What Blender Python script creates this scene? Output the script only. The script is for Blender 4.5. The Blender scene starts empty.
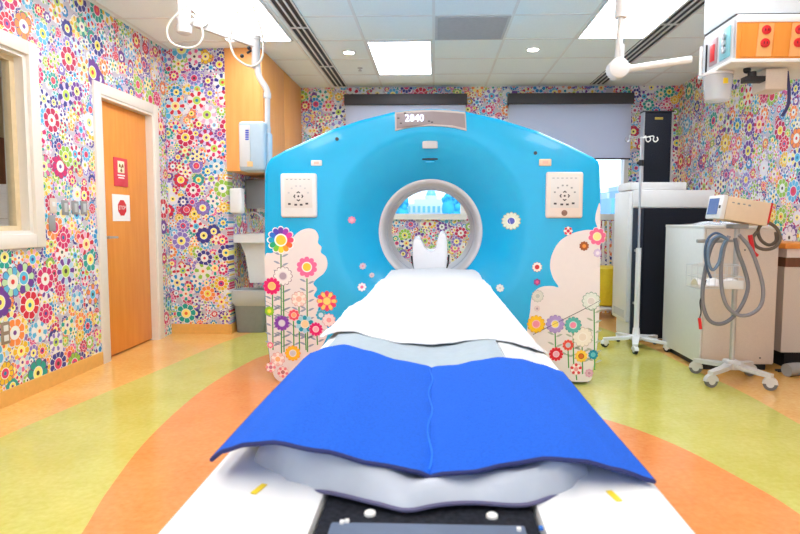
import bpy, bmesh, math, random
from mathutils import Vector, Matrix
random.seed(7)
S = bpy.context.scene
COL = S.collection
PI = math.pi

# ---------------------------------------------------------------- camera model (floor z = 0, camera over the origin)
F, PT, YW, RO, CX, CY, HC = 586.7, .0736, .0328, .0016, 414.25, 262.6, 1.093
def _basis():
    cp, sp, cy, sy = math.cos(PT), math.sin(PT), math.cos(YW), math.sin(YW)
    f = Vector((-sy*cp, cy*cp, -sp)); r = Vector((cy, sy, 0)); u = r.cross(f)
    c, s = math.cos(RO), math.sin(RO)
    return r*c+u*s, -r*s+u*c, f
RT, UP, FW = _basis()
def ray(px, py): return FW + RT*((px-CX)/F) - UP*((py-CY)/F)
def aY(px, py, Y): d = ray(px, py); t = Y/d.y; return Vector((d.x*t, Y, HC+d.z*t))
def aZ(px, py, Z): d = ray(px, py); t = (Z-HC)/d.z; return Vector((d.x*t, d.y*t, Z))
def aX(px, py, X): d = ray(px, py); t = X/d.x; return Vector((X, d.y*t, HC+d.z*t))

cam = bpy.data.cameras.new('camera'); co = bpy.data.objects.new('camera', cam); COL.objects.link(co)
m3 = Matrix((RT, UP, -FW)).transposed()
co.matrix_world = Matrix.Translation((0, 0, HC)) @ m3.to_4x4()
cam.sensor_width = 36; cam.lens = F*36/800
cam.shift_x = -(CX-400)/800; cam.shift_y = (CY-267)/800
cam.clip_start = .02; cam.clip_end = 500
cam.dof.use_dof = True; cam.dof.focus_distance = 4.0; cam.dof.aperture_fstop = 8
S.camera = co

# ---------------------------------------------------------------- materials
def s2l(c):
    return tuple(((v/255)/12.92 if v/255 <= .04045 else ((v/255+.055)/1.055)**2.4) for v in c)+(1,)
MATS = {}
def mat(name, rgb, rough=.5, metal=0, var=.04, scale=30, bump=0, alpha=1, trans=0, emit=0, coat=0, spec=.5, ior=1.45):
    if name in MATS: return MATS[name]
    m = bpy.data.materials.new(name); m.use_nodes = True; nt = m.node_tree
    b = nt.nodes['Principled BSDF']; c = s2l(rgb)
    b.inputs['Roughness'].default_value = rough; b.inputs['Metallic'].default_value = metal
    b.inputs['Specular IOR Level'].default_value = spec; b.inputs['IOR'].default_value = ior
    b.inputs['Alpha'].default_value = alpha; b.inputs['Transmission Weight'].default_value = trans
    b.inputs['Coat Weight'].default_value = coat
    tc = nt.nodes.new('ShaderNodeTexCoord'); n = nt.nodes.new('ShaderNodeTexNoise')
    n.inputs['Scale'].default_value = scale; n.inputs['Detail'].default_value = 3
    nt.links.new(tc.outputs['Object'], n.inputs['Vector'])
    r = nt.nodes.new('ShaderNodeValToRGB'); nt.links.new(n.outputs['Fac'], r.inputs['Fac'])
    r.color_ramp.elements[0].position = .3; r.color_ramp.elements[1].position = .7
    r.color_ramp.elements[0].color = tuple(max(0, v*(1-var)) for v in c[:3])+(1,)
    r.color_ramp.elements[1].color = tuple(min(1, v*(1+var)) for v in c[:3])+(1,)
    nt.links.new(r.outputs['Color'], b.inputs['Base Color'])
    if emit:
        b.inputs['Emission Color'].default_value = c; b.inputs['Emission Strength'].default_value = emit
    if bump:
        bp = nt.nodes.new('ShaderNodeBump'); bp.inputs['Strength'].default_value = bump; bp.inputs['Distance'].default_value = .01
        nt.links.new(n.outputs['Fac'], bp.inputs['Height']); nt.links.new(bp.outputs['Normal'], b.inputs['Normal'])
    MATS[name] = m
    return m

class NT:
    def __init__(s, nt): s.nt = nt
    def val(s, sock, v):
        if isinstance(v, bpy.types.NodeSocket): s.nt.links.new(v, sock)
        elif v is not None: sock.default_value = v
    def m(s, op, a, b=None, c=None):
        n = s.nt.nodes.new('ShaderNodeMath'); n.operation = op
        for i, v in enumerate((a, b, c)): s.val(n.inputs[i], v)
        return n.outputs[0]
    def mix(s, f, a, b):
        n = s.nt.nodes.new('ShaderNodeMix'); n.data_type = 'RGBA'
        s.val(n.inputs[0], f); s.val(n.inputs[6], a); s.val(n.inputs[7], b); return n.outputs[2]
    def ramp(s, f, cols):
        n = s.nt.nodes.new('ShaderNodeValToRGB'); cr = n.color_ramp; cr.interpolation = 'CONSTANT'
        while len(cr.elements) < len(cols): cr.elements.new(.5)
        for i, c in enumerate(cols): cr.elements[i].position = i/len(cols)
        for i, c in enumerate(cols): cr.elements[i].color = s2l(c)
        s.val(n.inputs['Fac'], f); return n.outputs[0]

PAL1 = [(214,24,100),(110,54,150),(0,140,200),(236,190,30),(232,100,155),(214,30,56),(150,195,60),(140,118,196),(50,50,140),(20,160,145),(246,140,60),(90,180,220),(196,30,80),(232,226,232)]
PAL2 = [(236,234,232),(246,176,200),(236,234,232),(180,214,232),(245,228,140),(236,234,232),(216,196,232),(190,222,170)]
PALC = [(255,240,130),(236,236,230),(240,225,90),(225,60,110),(240,232,215),(90,190,225),(250,230,150),(190,215,90)]
PALD = [(60,60,150),(220,60,60),(70,60,50),(0,130,170),(240,120,60),(120,60,140)]
def flower_layer(T, uv, scale, off, R0, R1, keep, base, rnd):
    nt = T.nt
    mp = nt.nodes.new('ShaderNodeMapping'); mp.inputs['Location'].default_value = (off, off*.37, 0); nt.links.new(uv, mp.inputs['Vector'])
    vo = nt.nodes.new('ShaderNodeTexVoronoi'); vo.voronoi_dimensions = '2D'; vo.feature = 'F1'
    vo.inputs['Scale'].default_value = scale; vo.inputs['Randomness'].default_value = rnd
    nt.links.new(mp.outputs[0], vo.inputs['Vector'])
    sub = nt.nodes.new('ShaderNodeVectorMath'); sub.operation = 'SUBTRACT'
    nt.links.new(mp.outputs[0], sub.inputs[0]); nt.links.new(vo.outputs['Position'], sub.inputs[1])
    sx = nt.nodes.new('ShaderNodeSeparateXYZ'); nt.links.new(sub.outputs[0], sx.inputs[0])
    col = nt.nodes.new('ShaderNodeSeparateColor'); nt.links.new(vo.outputs['Color'], col.inputs[0])
    r, g, b = col.outputs[0], col.outputs[1], col.outputs[2]
    r2 = T.m('FRACT', T.m('MULTIPLY', r, 7.31)); g2 = T.m('FRACT', T.m('MULTIPLY', g, 11.7)); b2 = T.m('FRACT', T.m('MULTIPLY', b, 5.13))
    d = vo.outputs['Distance']
    th = T.m('ADD', T.m('ARCTAN2', sx.outputs[1], sx.outputs[0]), T.m('MULTIPLY', g, 6.283))
    n = T.m('ADD', T.m('MULTIPLY', T.m('FLOOR', T.m('MULTIPLY', b2, 3)), 2), 8)
    k = T.m('MULTIPLY', T.m('ADD', th, 12.566), T.m('DIVIDE', n, 6.28318))
    fr = T.m('ABSOLUTE', T.m('SUBTRACT', T.m('FRACT', k), .5))
    odd = T.m('GREATER_THAN', T.m('FRACT', T.m('MULTIPLY', T.m('FLOOR', k), .5)), .25)
    R = T.m('ADD', T.m('MULTIPLY', r2, R1-R0), R0)
    lobe = T.m('SQRT', T.m('SUBTRACT', 1, T.m('MULTIPLY', T.m('MULTIPLY', fr, fr), 3.6)))
    q = T.m('DIVIDE', d, R)                      # 0 centre .. 1 tip
    edge = T.m('ADD', T.m('MULTIPLY', lobe, .26), .74)
    inside = T.m('LESS_THAN', q, edge)
    petal = T.ramp(r, PAL1); alt = T.ramp(g2, PAL2)
    twot = T.m('MULTIPLY', odd, T.m('GREATER_THAN', b2, .5))
    c = T.mix(twot, petal, alt)
    line = T.m('MAXIMUM', T.m('GREATER_THAN', q, T.m('SUBTRACT', edge, .07)), T.m('MULTIPLY', T.m('GREATER_THAN', fr, .44), T.m('GREATER_THAN', q, .5)))
    c = T.mix(line, c, T.mix(T.m('GREATER_THAN', g2, .8), s2l((232,228,230)), s2l((96,76,130))))
    c = T.mix(T.m('LESS_THAN', q, .47), c, s2l((238,234,230)))
    c = T.mix(T.m('LESS_THAN', q, .40), c, T.ramp(b2, PALC))
    c = T.mix(T.m('LESS_THAN', q, .16), c, T.ramp(g, PALD))
    msk = T.m('MULTIPLY', inside, T.m('LESS_THAN', b, keep) if keep < 1 else 1.0)
    return T.mix(msk, base, c)
def wallpaper():
    m = bpy.data.materials.new('flower_wallpaper'); m.use_nodes = True; nt = m.node_tree; T = NT(nt)
    uv = nt.nodes.new('ShaderNodeUVMap').outputs[0]
    c = flower_layer(T, uv, 13, 3.1, .42, .62, 1, s2l((196,188,198)), .55)
    c = flower_layer(T, uv, 10, 17.7, .40, .58, .72, c, .6)
    c = flower_layer(T, uv, 7.2, 41.3, .38, .54, .78, c, .7)
    c = flower_layer(T, uv, 4.9, 9.2, .34, .50, .62, c, .8)
    b = nt.nodes['Principled BSDF']; b.inputs['Roughness'].default_value = .45
    nt.links.new(c, b.inputs['Base Color']); return m
WP = wallpaper()

def floor_mat(name, a, b_):
    m = bpy.data.materials.new(name); m.use_nodes = True; nt = m.node_tree
    b = nt.nodes['Principled BSDF']; tc = nt.nodes.new('ShaderNodeTexCoord')
    n = nt.nodes.new('ShaderNodeTexNoise'); n.inputs['Scale'].default_value = 2.2; n.inputs['Detail'].default_value = 8; n.inputs['Roughness'].default_value = .7
    n2 = nt.nodes.new('ShaderNodeTexNoise'); n2.inputs['Scale'].default_value = 40; n2.inputs['Detail'].default_value = 4
    for q in (n, n2): nt.links.new(tc.outputs['Object'], q.inputs['Vector'])
    T = NT(nt); f = T.m('ADD', T.m('MULTIPLY', n.outputs['Fac'], .6), T.m('MULTIPLY', n2.outputs['Fac'], .4))
    r = nt.nodes.new('ShaderNodeValToRGB'); nt.links.new(f, r.inputs['Fac'])
    r.color_ramp.elements[0].position = .38; r.color_ramp.elements[1].position = .62
    r.color_ramp.elements[0].color = s2l(a); r.color_ramp.elements[1].color = s2l(b_)
    nt.links.new(r.outputs[0], b.inputs['Base Color'])
    b.inputs['Roughness'].default_value = .22; b.inputs['Coat Weight'].default_value = .35; b.inputs['Coat Roughness'].default_value = .12
    return m
FY = floor_mat('yellow_floor', (236,172,88), (246,196,116))
FG = floor_mat('green_floor', (198,190,84), (214,208,112))
FO = floor_mat('orange_floor', (234,136,66), (243,158,88))

def wood(name, a, b_, sc=1):
    m = bpy.data.materials.new(name); m.use_nodes = True; nt = m.node_tree
    b = nt.nodes['Principled BSDF']; tc = nt.nodes.new('ShaderNodeTexCoord'); mp = nt.nodes.new('ShaderNodeMapping')
    mp.inputs['Scale'].default_value = (9*sc, 9*sc, .9*sc); nt.links.new(tc.outputs['Object'], mp.inputs[0])
    n = nt.nodes.new('ShaderNodeTexNoise'); n.inputs['Scale'].default_value = 3; n.inputs['Detail'].default_value = 7; nt.links.new(mp.outputs[0], n.inputs['Vector'])
    r = nt.nodes.new('ShaderNodeValToRGB'); nt.links.new(n.outputs['Fac'], r.inputs['Fac'])
    r.color_ramp.elements[0].position = .35; r.color_ramp.elements[1].position = .65
    r.color_ramp.elements[0].color = s2l(a); r.color_ramp.elements[1].color = s2l(b_)
    nt.links.new(r.outputs[0], b.inputs['Base Color']); b.inputs['Roughness'].default_value = .38
    return m
WD = wood('orange_wood', (230,142,50), (236,152,62)); WB = wood('brown_wood', (120,74,46), (140,88,58))
BASEW = mat('baseboard_vinyl', (232,176,92), .4)
WHITE = mat('white_paint', (230,229,228), .4, var=.01)
TRIM = mat('cream_trim', (232,224,212), .4, var=.015)
OFF = mat('off_white_plastic', (228,226,222), .4, var=.015)
BEIGE = mat('beige_panel', (216,202,188), .5, var=.03, scale=120)
CREAMBOX = mat('cream_plastic', (232,208,178), .45, var=.02)
CEIL = mat('ceiling_tile', (242,250,252), .9, var=.03, scale=160, bump=.1)
GRIDM = mat('grid_white', (232,234,234), .6, var=.01)
BLACK = mat('black_plastic', (28,29,34), .5, var=.1)
DARKF = mat('black_speckled', (34,36,44), .85, var=.45, scale=150, spec=.15)
GREY = mat('grey_plastic', (150,150,150), .5, var=.02)
LGREY = mat('light_grey_plastic', (196,196,198), .5, var=.02)
STEEL = mat('brushed_steel', (196,198,202), .3, .9, var=.03)
CYAN = mat('cyan_gloss', (0,174,228), .26, var=.012, scale=3, coat=.3)
RINGM = mat('bore_white', (214,212,214), .35, var=.01)
CLOUDM = mat('cloud_vinyl', (232,224,222), .45, var=.01)
SHEET = mat('white_linen', (214,215,219), .9, var=.015, scale=60, bump=.05)
SILV = mat('silver_fabric', (168,173,184), .38, var=.06, scale=14, bump=.5)
PADG = mat('pale_grey_fabric', (160,174,184), .8, var=.03, scale=60)
BLUEF = mat('blue_fabric', (24,88,196), .85, var=.10, scale=240, bump=.15, spec=.2)
BLUED = mat('navy_piping', (34,40,92), .7)
RED = mat('red_plastic', (214,34,40), .4)
PINKR = mat('red_sign', (224,62,78), .45)
YEL = mat('yellow_plastic', (232,200,40), .45)
HOSE = mat('grey_hose', (118,118,124), .4, var=.05)
HOSEB = mat('blue_grey_hose', (100,124,150), .35, var=.08)
TEAL = mat('teal_plate', (128,190,200), .4)
GLASS = mat('window_glass', (245,250,255), .02, trans=1, var=0, ior=1.01)
CLEAR = mat('clear_plastic', (238,242,248), .15, var=0, alpha=.42)
BLIND = mat('grey_blind', (212,214,228), .9, var=.03, scale=200)
_nt = BLIND.node_tree; _t = _nt.nodes.new('ShaderNodeBsdfTranslucent'); _t.inputs[0].default_value = (.8, .82, .9, 1); _m = _nt.nodes.new('ShaderNodeMixShader'); _m.inputs[0].default_value = .38
_nt.links.new(_nt.nodes['Principled BSDF'].outputs[0], _m.inputs[1]); _nt.links.new(_t.outputs[0], _m.inputs[2]); _nt.links.new(_m.outputs[0], _nt.nodes['Material Output'].inputs[0])
DGREY = mat('dark_grey_metal', (66,62,66), .5, var=.05)
PAPER = mat('white_paper', (244,240,238), .7, var=.01)

# ---------------------------------------------------------------- mesh builder
class MB:
    def __init__(s): s.bm = bmesh.new(); s.mi = 0
    def _fin(s, faces, uvf=None):
        for f in faces: f.material_index = s.mi
    def box(s, x0, x1, y0, y1, z0, z1, bev=0, seg=2, rot=None):
        v = [s.bm.verts.new((x, y, z)) for x in (x0, x1) for y in (y0, y1) for z in (z0, z1)]
        fs = [s.bm.faces.new([v[i] for i in q]) for q in ((0,1,3,2),(4,6,7,5),(0,4,5,1),(2,3,7,6),(0,2,6,4),(1,5,7,3))]
        if rot is not None:
            c = Vector(((x0+x1)/2, (y0+y1)/2, (z0+z1)/2))
            for q in v: q.co = c + rot @ (q.co-c)
        s._fin(fs)
        if bev:
            es = list({e for f in fs for e in f.edges})
            r = bmesh.ops.bevel(s.bm, geom=es, offset=bev, segments=seg, affect='EDGES', profile=.5)
            s._fin(r['faces'])
        return s
    def ring(s, c, ax, r, n, t0=0):
        ax = Vector(ax).normalized(); a = ax.orthogonal().normalized(); b = ax.cross(a)
        return [s.bm.verts.new(Vector(c)+a*(r*math.cos(2*PI*i/n+t0))+b*(r*math.sin(2*PI*i/n+t0))) for i in range(n)]
    def bridge(s, A, B):
        n = len(A); fs = [s.bm.faces.new((A[i], A[(i+1) % n], B[(i+1) % n], B[i])) for i in range(n)]; s._fin(fs)
    def cap(s, A, flip=False):
        f = s.bm.faces.new(A[::-1] if flip else A); s._fin([f])
    def cyl(s, p0, p1, r0, r1=None, n=20):
        r1 = r0 if r1 is None else r1; ax = Vector(p1)-Vector(p0)
        A = s.ring(p0, ax, r0, n); B = s.ring(p1, ax, r1, n); s.bridge(A, B); s.cap(A, True); s.cap(B); return s
    def lathe(s, c, ax, prof, n=32):
        # prof: list of (t along axis, radius)
        ax = Vector(ax).normalized(); rs = [s.ring(Vector(c)+ax*t, ax, max(r, 1e-4), n) for t, r in prof]
        for A, B in zip(rs, rs[1:]): s.bridge(A, B)
        s.cap(rs[0], True); s.cap(rs[-1]); return s
    def tube(s, pts, r, n=10, sm=6, closed=False):
        P = smooth([Vector(p) for p in pts], sm, closed); N = len(P)
        up = None; rings = []
        for i in range(N):
            if closed: t = (P[(i+1) % N]-P[i-1]).normalized()
            else: t = (P[min(i+1, N-1)]-P[max(i-1, 0)]).normalized()
            if up is None: up = t.orthogonal().normalized()
            up = (up-t*up.dot(t)).normalized(); b = t.cross(up)
            rings.append([s.bm.verts.new(P[i]+up*(r*math.cos(2*PI*k/n))+b*(r*math.sin(2*PI*k/n))) for k in range(n)])
        for A, B in zip(rings, rings[1:]): s.bridge(A, B)
        if closed: s.bridge(rings[-1], rings[0])
        else: s.cap(rings[0], True); s.cap(rings[-1])
        return s
    def prism(s, poly, f0, f1):
        # poly: 2d points; f0/f1 map (u,v) to 3d
        A = [s.bm.verts.new(f0(*p)) for p in poly]; B = [s.bm.verts.new(f1(*p)) for p in poly]
        s.bridge(A, B); s.cap(A, True); s.cap(B); return s
    def grid(s, fn, nu, nv, thick=None):
        V = [[s.bm.verts.new(fn(i/nu, j/nv)) for j in range(nv+1)] for i in range(nu+1)]
        fs = [s.bm.faces.new((V[i][j], V[i+1][j], V[i+1][j+1], V[i][j+1])) for i in range(nu) for j in range(nv)]
        s._fin(fs)
        if thick:
            W = [[s.bm.verts.new(V[i][j].co-Vector(thick)) for j in range(nv+1)] for i in range(nu+1)]
            fs = [s.bm.faces.new((W[i][j], W[i][j+1], W[i+1][j+1], W[i+1][j])) for i in range(nu) for j in range(nv)]
            for i in range(nu):
                fs.append(s.bm.faces.new((V[i][0], W[i][0], W[i+1][0], V[i+1][0]))); fs.append(s.bm.faces.new((V[i][nv], V[i+1][nv], W[i+1][nv], W[i][nv])))
            for j in range(nv):
                fs.append(s.bm.faces.new((V[0][j], V[0][j+1], W[0][j+1], W[0][j]))); fs.append(s.bm.faces.new((V[nu][j], W[nu][j], W[nu][j+1], V[nu][j+1])))
            s._fin(fs)
        return s
    def ball(s, c, r, sc=(1, 1, 1), u=16, v=10):
        m = Matrix.Translation(c) @ Matrix.Diagonal((r*sc[0], r*sc[1], r*sc[2], 1))
        g = bmesh.ops.create_uvsphere(s.bm, u_segments=u, v_segments=v, radius=1, matrix=m)
        s._fin({f for vv in g['verts'] for f in vv.link_faces}); return s
def smooth(P, k, closed=False):
    if k <= 1 or len(P) < 3: return P
    out = []; N = len(P); rng = range(N if closed else N-1)
    for i in rng:
        g = (lambda j: P[j % N]) if closed else (lambda j: P[min(max(j, 0), N-1)])
        a, b, c, d = g(i-1), g(i), g(i+1), g(i+2)
        for q in range(k):
            t = q/k
            out.append(.5*((2*b)+(c-a)*t+(2*a-5*b+4*c-d)*t*t+(3*b-a-3*c+d)*t**3))
    if not closed: out.append(P[-1])
    return out

ORG = {}
def tag(o, label=None, cat=None, group=None, kind=None):
    if label: o['label'] = label
    if cat: o['category'] = cat
    if group: o['group'] = group
    if kind: o['kind'] = kind
    return o
def thing(name, label, cat, loc=(0, 0, 0), group=None, kind=None):
    o = bpy.data.objects.new(name, None); COL.objects.link(o); o.location = loc; o.empty_display_size = .1
    ORG[o] = Vector(loc); return tag(o, label, cat, group, kind)
def obj(name, mb, mats, parent=None, label=None, flat=False, ang=38):
    bm = mb.bm
    if parent is not None and ORG.get(parent): bmesh.ops.translate(bm, verts=bm.verts, vec=-ORG[parent])
    bmesh.ops.recalc_face_normals(bm, faces=bm.faces)
    for f in bm.faces: f.smooth = not flat
    for e in bm.edges:
        if len(e.link_faces) != 2 or e.calc_face_angle(0) > math.radians(ang): e.smooth = False
    me = bpy.data.meshes.new(name); bm.to_mesh(me); bm.free()
    for m in (mats if isinstance(mats, (list, tuple)) else [mats]): me.materials.append(m)
    o = bpy.data.objects.new(name, me); COL.objects.link(o)
    if parent is not None: o.parent = parent; ORG[o] = ORG.get(parent, Vector())
    if label: o['label'] = label
    return o
def solo(name, mb, mats, label, cat, group=None, kind=None, flat=False):
    return tag(obj(name, mb, mats, None, flat=flat), label, cat, group, kind)
def struct(name, mb, mats, flat=True, label=None):
    o = obj(name, mb, mats, None, flat=flat); o['kind'] = 'structure'
    if label: o['label'] = label
    return o
def copy_tree(o, loc, parent=None):
    c = o.copy(); COL.objects.link(c)
    if parent is None: c.location = loc
    else: c.parent = parent
    for ch in [k for k in COL.objects if k.parent == o]: copy_tree(ch, None, c)
    return c
def text_mb(body, size, fn, depth=.001):
    # lettering as flat mesh; fn maps (u,v) to a 3d point
    cu = bpy.data.curves.new('t', 'FONT'); cu.body = body; cu.size = size; cu.align_x = 'CENTER'; cu.align_y = 'CENTER'; cu.resolution_u = 2
    o = bpy.data.objects.new('t', cu); COL.objects.link(o); bpy.context.view_layer.update()
    me = bpy.data.meshes.new_from_object(o.evaluated_get(bpy.context.evaluated_depsgraph_get()))
    mb = MB(); mb.bm.from_mesh(me)
    for v in mb.bm.verts: v.co = Vector(fn(v.co.x, v.co.y))
    COL.objects.unlink(o); bpy.data.objects.remove(o); bpy.data.meshes.remove(me); bpy.data.curves.remove(cu)
    return mb

# ---------------------------------------------------------------- room shell
XL, XR, YB, YF, XA, H, YN = -2.494, 2.87, 7.087, 5.47, -1.93, 2.66, -1.6
def wall(name, axis, const, t, a0, a1, z0, z1, holes, m):
    """wall in the plane axis=const, thickness t (signed, away from the room), holes (a0,a1,z0,z1)"""
    mb = MB(); As = sorted({a0, a1, *[h[0] for h in holes], *[h[1] for h in holes]}); Zs = sorted({z0, z1, *[h[2] for h in holes], *[h[3] for h in holes]})
    for i in range(len(As)-1):
        for j in range(len(Zs)-1):
            ca, cz = (As[i]+As[i+1])/2, (Zs[j]+Zs[j+1])/2
            if any(h[0] < ca < h[1] and h[2] < cz < h[3] for h in holes): continue
            c0, c1 = sorted((const, const+t))
            if axis == 'x': mb.box(c0, c1, As[i], As[i+1], Zs[j], Zs[j+1])
            else: mb.box(As[i], As[i+1], c0, c1, Zs[j], Zs[j+1])
    bmesh.ops.remove_doubles(mb.bm, verts=mb.bm.verts, dist=1e-5)
    uvl = mb.bm.loops.layers.uv.new('UVMap')
    for f in mb.bm.faces:
        for l in f.loops: l[uvl].uv = ((l.vert.co.y if axis == 'x' else l.vert.co.x)+(5.3 if axis == 'x' else 20), l.vert.co.z)
    return struct(name, mb, m)
DY0, DY1, DZ = 4.365, 5.19, 2.02
WY0, WY1, WZ0, WZ1 = 2.3, 3.585, 1.0, 2.09
wall('wall_left', 'x', XL, -.14, YN, YF+.14, 0, H, [(DY0, DY1, 0, DZ), (WY0, WY1, WZ0, WZ1)], WP)
wall('wall_facing', 'y', YF, .14, XL, XA, 0, H, [], WP)
wall('wall_alcove', 'x', XA, -.1, YF+.14, YB, 0, H, [], WP)
WL = (-1.05, .375); WR = (.87, 2.30); WS, WT = 1.14, 2.44
wall('wall_back', 'y', YB, .16, XA-.1, XR+.14, 0, H, [(WL[0], WL[1], WS, WT), (WR[0], WR[1], WS, WT)], WP)
wall('wall_right', 'x', XR, .14, YN, YB, 0, H, [], WP)
wall('wall_front', 'y', YN, -.14, XL-.14, XR+.14, 0, H, [(-2.2,2.6,.3,2.5)], mat('cream_wall', (238,230,220), .7))  # hole is for the added daylight opening
struct('ceiling', MB().box(XL-.14, XR+.14, YN-.14, YB+.16, H, H+.1), CEIL)
g = MB()
k = -6
for k in range(-5, 6):
    x = -.006+.61*k
    if XL < x < XR: g.box(x-.011, x+.011, YN, YB, H-.004, H+.002)
y = YB
while y > YN:
    g.box(XL, XR, y-.011, y+.011, H-.0045, H+.002); y -= .61
struct('trim_1', g, GRIDM, label='white metal grid of the suspended ceiling')

fl = MB().box(XL-.14, XR+.14, YN-.14, YB+.16, -.1, 0); floor = struct('floor', fl, FY)
def inlay(name, pts, z, m):
    P = smooth([Vector((x, y, 0)) for x, y in pts], 6, True); mb = MB()
    mb.prism([(p.x, p.y) for p in P], lambda u, v: (u, v, z-.0006), lambda u, v: (u, v, z))
    o = obj(name, mb, m, floor, flat=True); return o
inlay('green_inlay', [(-2.161,2.79),(-2.114,3.19),(-2.06,3.6),(-1.985,4.13),(-1.91,4.74),(-1.84,5.19),(-1.6,5.9),(-1.0,6.6),(0,6.8),(1.0,6.7),(1.55,6.3),(1.72,5.88),(1.855,5.09),(1.905,4.3),(1.955,3.87),(1.97,3.57),(1.965,3.13),(1.95,2.2),(1.85,1.0),(1.5,-.2),(0,-1),(-1.5,-.2),(-2.1,1.2),(-2.17,2.2)], .0007, FG)
inlay('orange_inlay', [(-1.22,1.93),(-1.31,2.26),(-1.42,2.83),(-1.475,3.6),(-1.43,4.23),(-1.33,4.65),(-1.0,5.1),(-.4,5.2),(0,4.6),(.35,3.7),(.7,3.38),(.986,3.13),(1.18,2.82),(1.30,2.46),(1.365,2.15),(1.38,1.5),(1.1,.6),(.4,0),(-.4,0),(-.9,.8),(-1.12,1.5)], .0014, FO)

def base(name, x0, x1, y0, y1): struct(name, MB().box(x0, x1, y0, y1, 0, .095), BASEW)
base('baseboard_left', XL, XL+.012, YN, DY0-.09); base('baseboard_facing', XL, XA, YF-.012, YF)
base('baseboard_alcove', XA, XA+.012, YF, YB); base('baseboard_right', XR-.012, XR, YN, YB); base('baseboard_back', XA+.012, XR-.012, YB-.012, YB)

# added opening behind the camera, lets sky light in to flatten the lighting
wn = thing('window_4', 'wide unglazed opening added behind the camera to brighten the room', None, (.2, YN, .3), kind='structure')
f = MB()
for x in (-2.2, -.6, 1.0, 2.55): f.box(x, x+.05, YN-.12, YN-.02, .3, 2.5)
f.box(-2.15, 2.55, YN-.12, YN-.02, .3, .35).box(-2.15, 2.55, YN-.12, YN-.02, 2.45, 2.5)
obj('window_frame', f, OFF, wn)
# door
door = thing('door_1', 'orange wood door in a cream frame on the left wall', None, (XL, (DY0+DY1)/2, 0), kind='structure')
f = MB()
for a, b in ((DY0-.085, DY0), (DY1, DY1+.085)): f.box(XL-.02, XL+.018, a, b, 0, DZ+.085, .004)
f.box(XL-.02, XL+.018, DY0, DY1, DZ, DZ+.085, .004)
for a, b in ((DY0, DY0+.02), (DY1-.02, DY1)): f.box(XL-.138, XL+.01, a, b, 0, DZ)
f.box(XL-.138, XL+.01, DY0+.02, DY1-.02, DZ-.02, DZ)
obj('door_frame', f, TRIM, door)
leaf = obj('door_leaf', MB().box(XL-.09, XL-.05, DY0+.022, DY1-.022, .012, DZ-.022, .002), WD, door)
hx = XL-.05
h = MB().lathe((hx, DY0+.085, .95), (1, 0, 0), [(0, .028), (.008, .028), (.012, .012), (.05, .011)], 20)
h.tube([(hx+.045, DY0+.085, .95), (hx+.05, DY0+.11, .95), (hx+.05, DY0+.19, .948)], .009)
obj('door_handle', h, STEEL, leaf)
# door signs
y0, y1, z0, z1 = 4.62, 4.83, 1.355, 1.585
sg = thing('caution_sign', 'red wall sign with a white square symbol, upper sign on the door', 'sign', (hx, (y0+y1)/2, z0))
obj('sign_board', MB().box(hx, hx+.006, y0, y1, z0, z1, .002), PINKR, sg)
obj('symbol_card', MB().box(hx+.006, hx+.0075, y0+.055, y1-.055, z0+.11, z1-.025, .0005), mat('pale_card', (250,240,200), .5), sg)
sy, sz = (y0+y1)/2, z0+.155
mb = MB().cyl((hx+.0075, sy, sz), (hx+.0085, sy, sz), .008)
for a in (90, 210, 330):
    a = math.radians(a); pts = [(.013, a-.5), (.036, a-.5), (.038, a), (.036, a+.5), (.013, a+.5)]
    mb.prism([(r*math.cos(t), -r*math.sin(t)) for r, t in pts], lambda u, v: (hx+.0075, sy+u, sz+v), lambda u, v: (hx+.0085, sy+u, sz+v))
obj('symbol', mb, mat('brown_ink', (150,92,30), .5), sg)
mb = MB()
for i, (a, b) in enumerate(((.05, .16), (.06, .15))): mb.box(hx+.006, hx+.007, y0+a, y0+b, z0+.085-i*.02, z0+.095-i*.02)
obj('text_line', mb, PAPER, sg)
y0, y1, z0, z1 = 4.585, 4.85, 1.075, 1.29
sg = thing('stop_notice', 'white paper notice with a red octagon, lower sheet on the door', 'sign', (hx, (y0+y1)/2, z0))
obj('paper', MB().box(hx, hx+.003, y0, y1, z0, z1), PAPER, sg)
cy_, cz_ = (y0+y1)/2+.01, (z0+z1)/2
oc = [(.068*math.cos(PI/8+i*PI/4), .068*math.sin(PI/8+i*PI/4)) for i in range(8)]
obj('octagon', MB().prism(oc, lambda u, v: (hx+.003, cy_+u, cz_+v), lambda u, v: (hx+.004, cy_+u, cz_+v)), RED, sg)
obj('lettering', text_mb('STOP', .045, lambda u, v: (hx+.0046, cy_+u, cz_+v)), PAPER, sg)

# control room window on the left wall
win = thing('window_1', 'cream framed control room window on the left wall', None, (XL, 3, WZ0), kind='structure')
f = MB(); t = .085
f.box(XL-.02, XL+.022, WY1, WY1+t, WZ0-t, WZ1+t, .005); f.box(XL-.02, XL+.022, WY0-t, WY0, WZ0-t, WZ1+t, .005)
f.box(XL-.02, XL+.022, WY0, WY1, WZ1, WZ1+t, .005); f.box(XL-.02, XL+.022, WY0, WY1, WZ0-t, WZ0, .005)
f.box(XL-.138, XL, WY1-.03, WY1, WZ0, WZ1); f.box(XL-.138, XL, WY0, WY0+.03, WZ0, WZ1); f.box(XL-.138, XL, WY0+.03, WY1-.03, WZ0, WZ0+.02); f.box(XL-.138, XL, WY0+.03, WY1-.03, WZ1-.02, WZ1)
obj('window_frame', f, TRIM, win)
f = MB().box(XL-.10, XL-.055, WY1-.07, WY1-.03, WZ0+.02, WZ1-.02).box(XL-.10, XL-.055, WY0+.03, WY1-.07, WZ0+.02, WZ0+.05).box(XL-.10, XL-.055, WY0+.03, WY1-.07, WZ1-.05, WZ1-.02)
obj('glazing_bead', f, mat('tan_bead', (222,200,160), .5), win)
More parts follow.
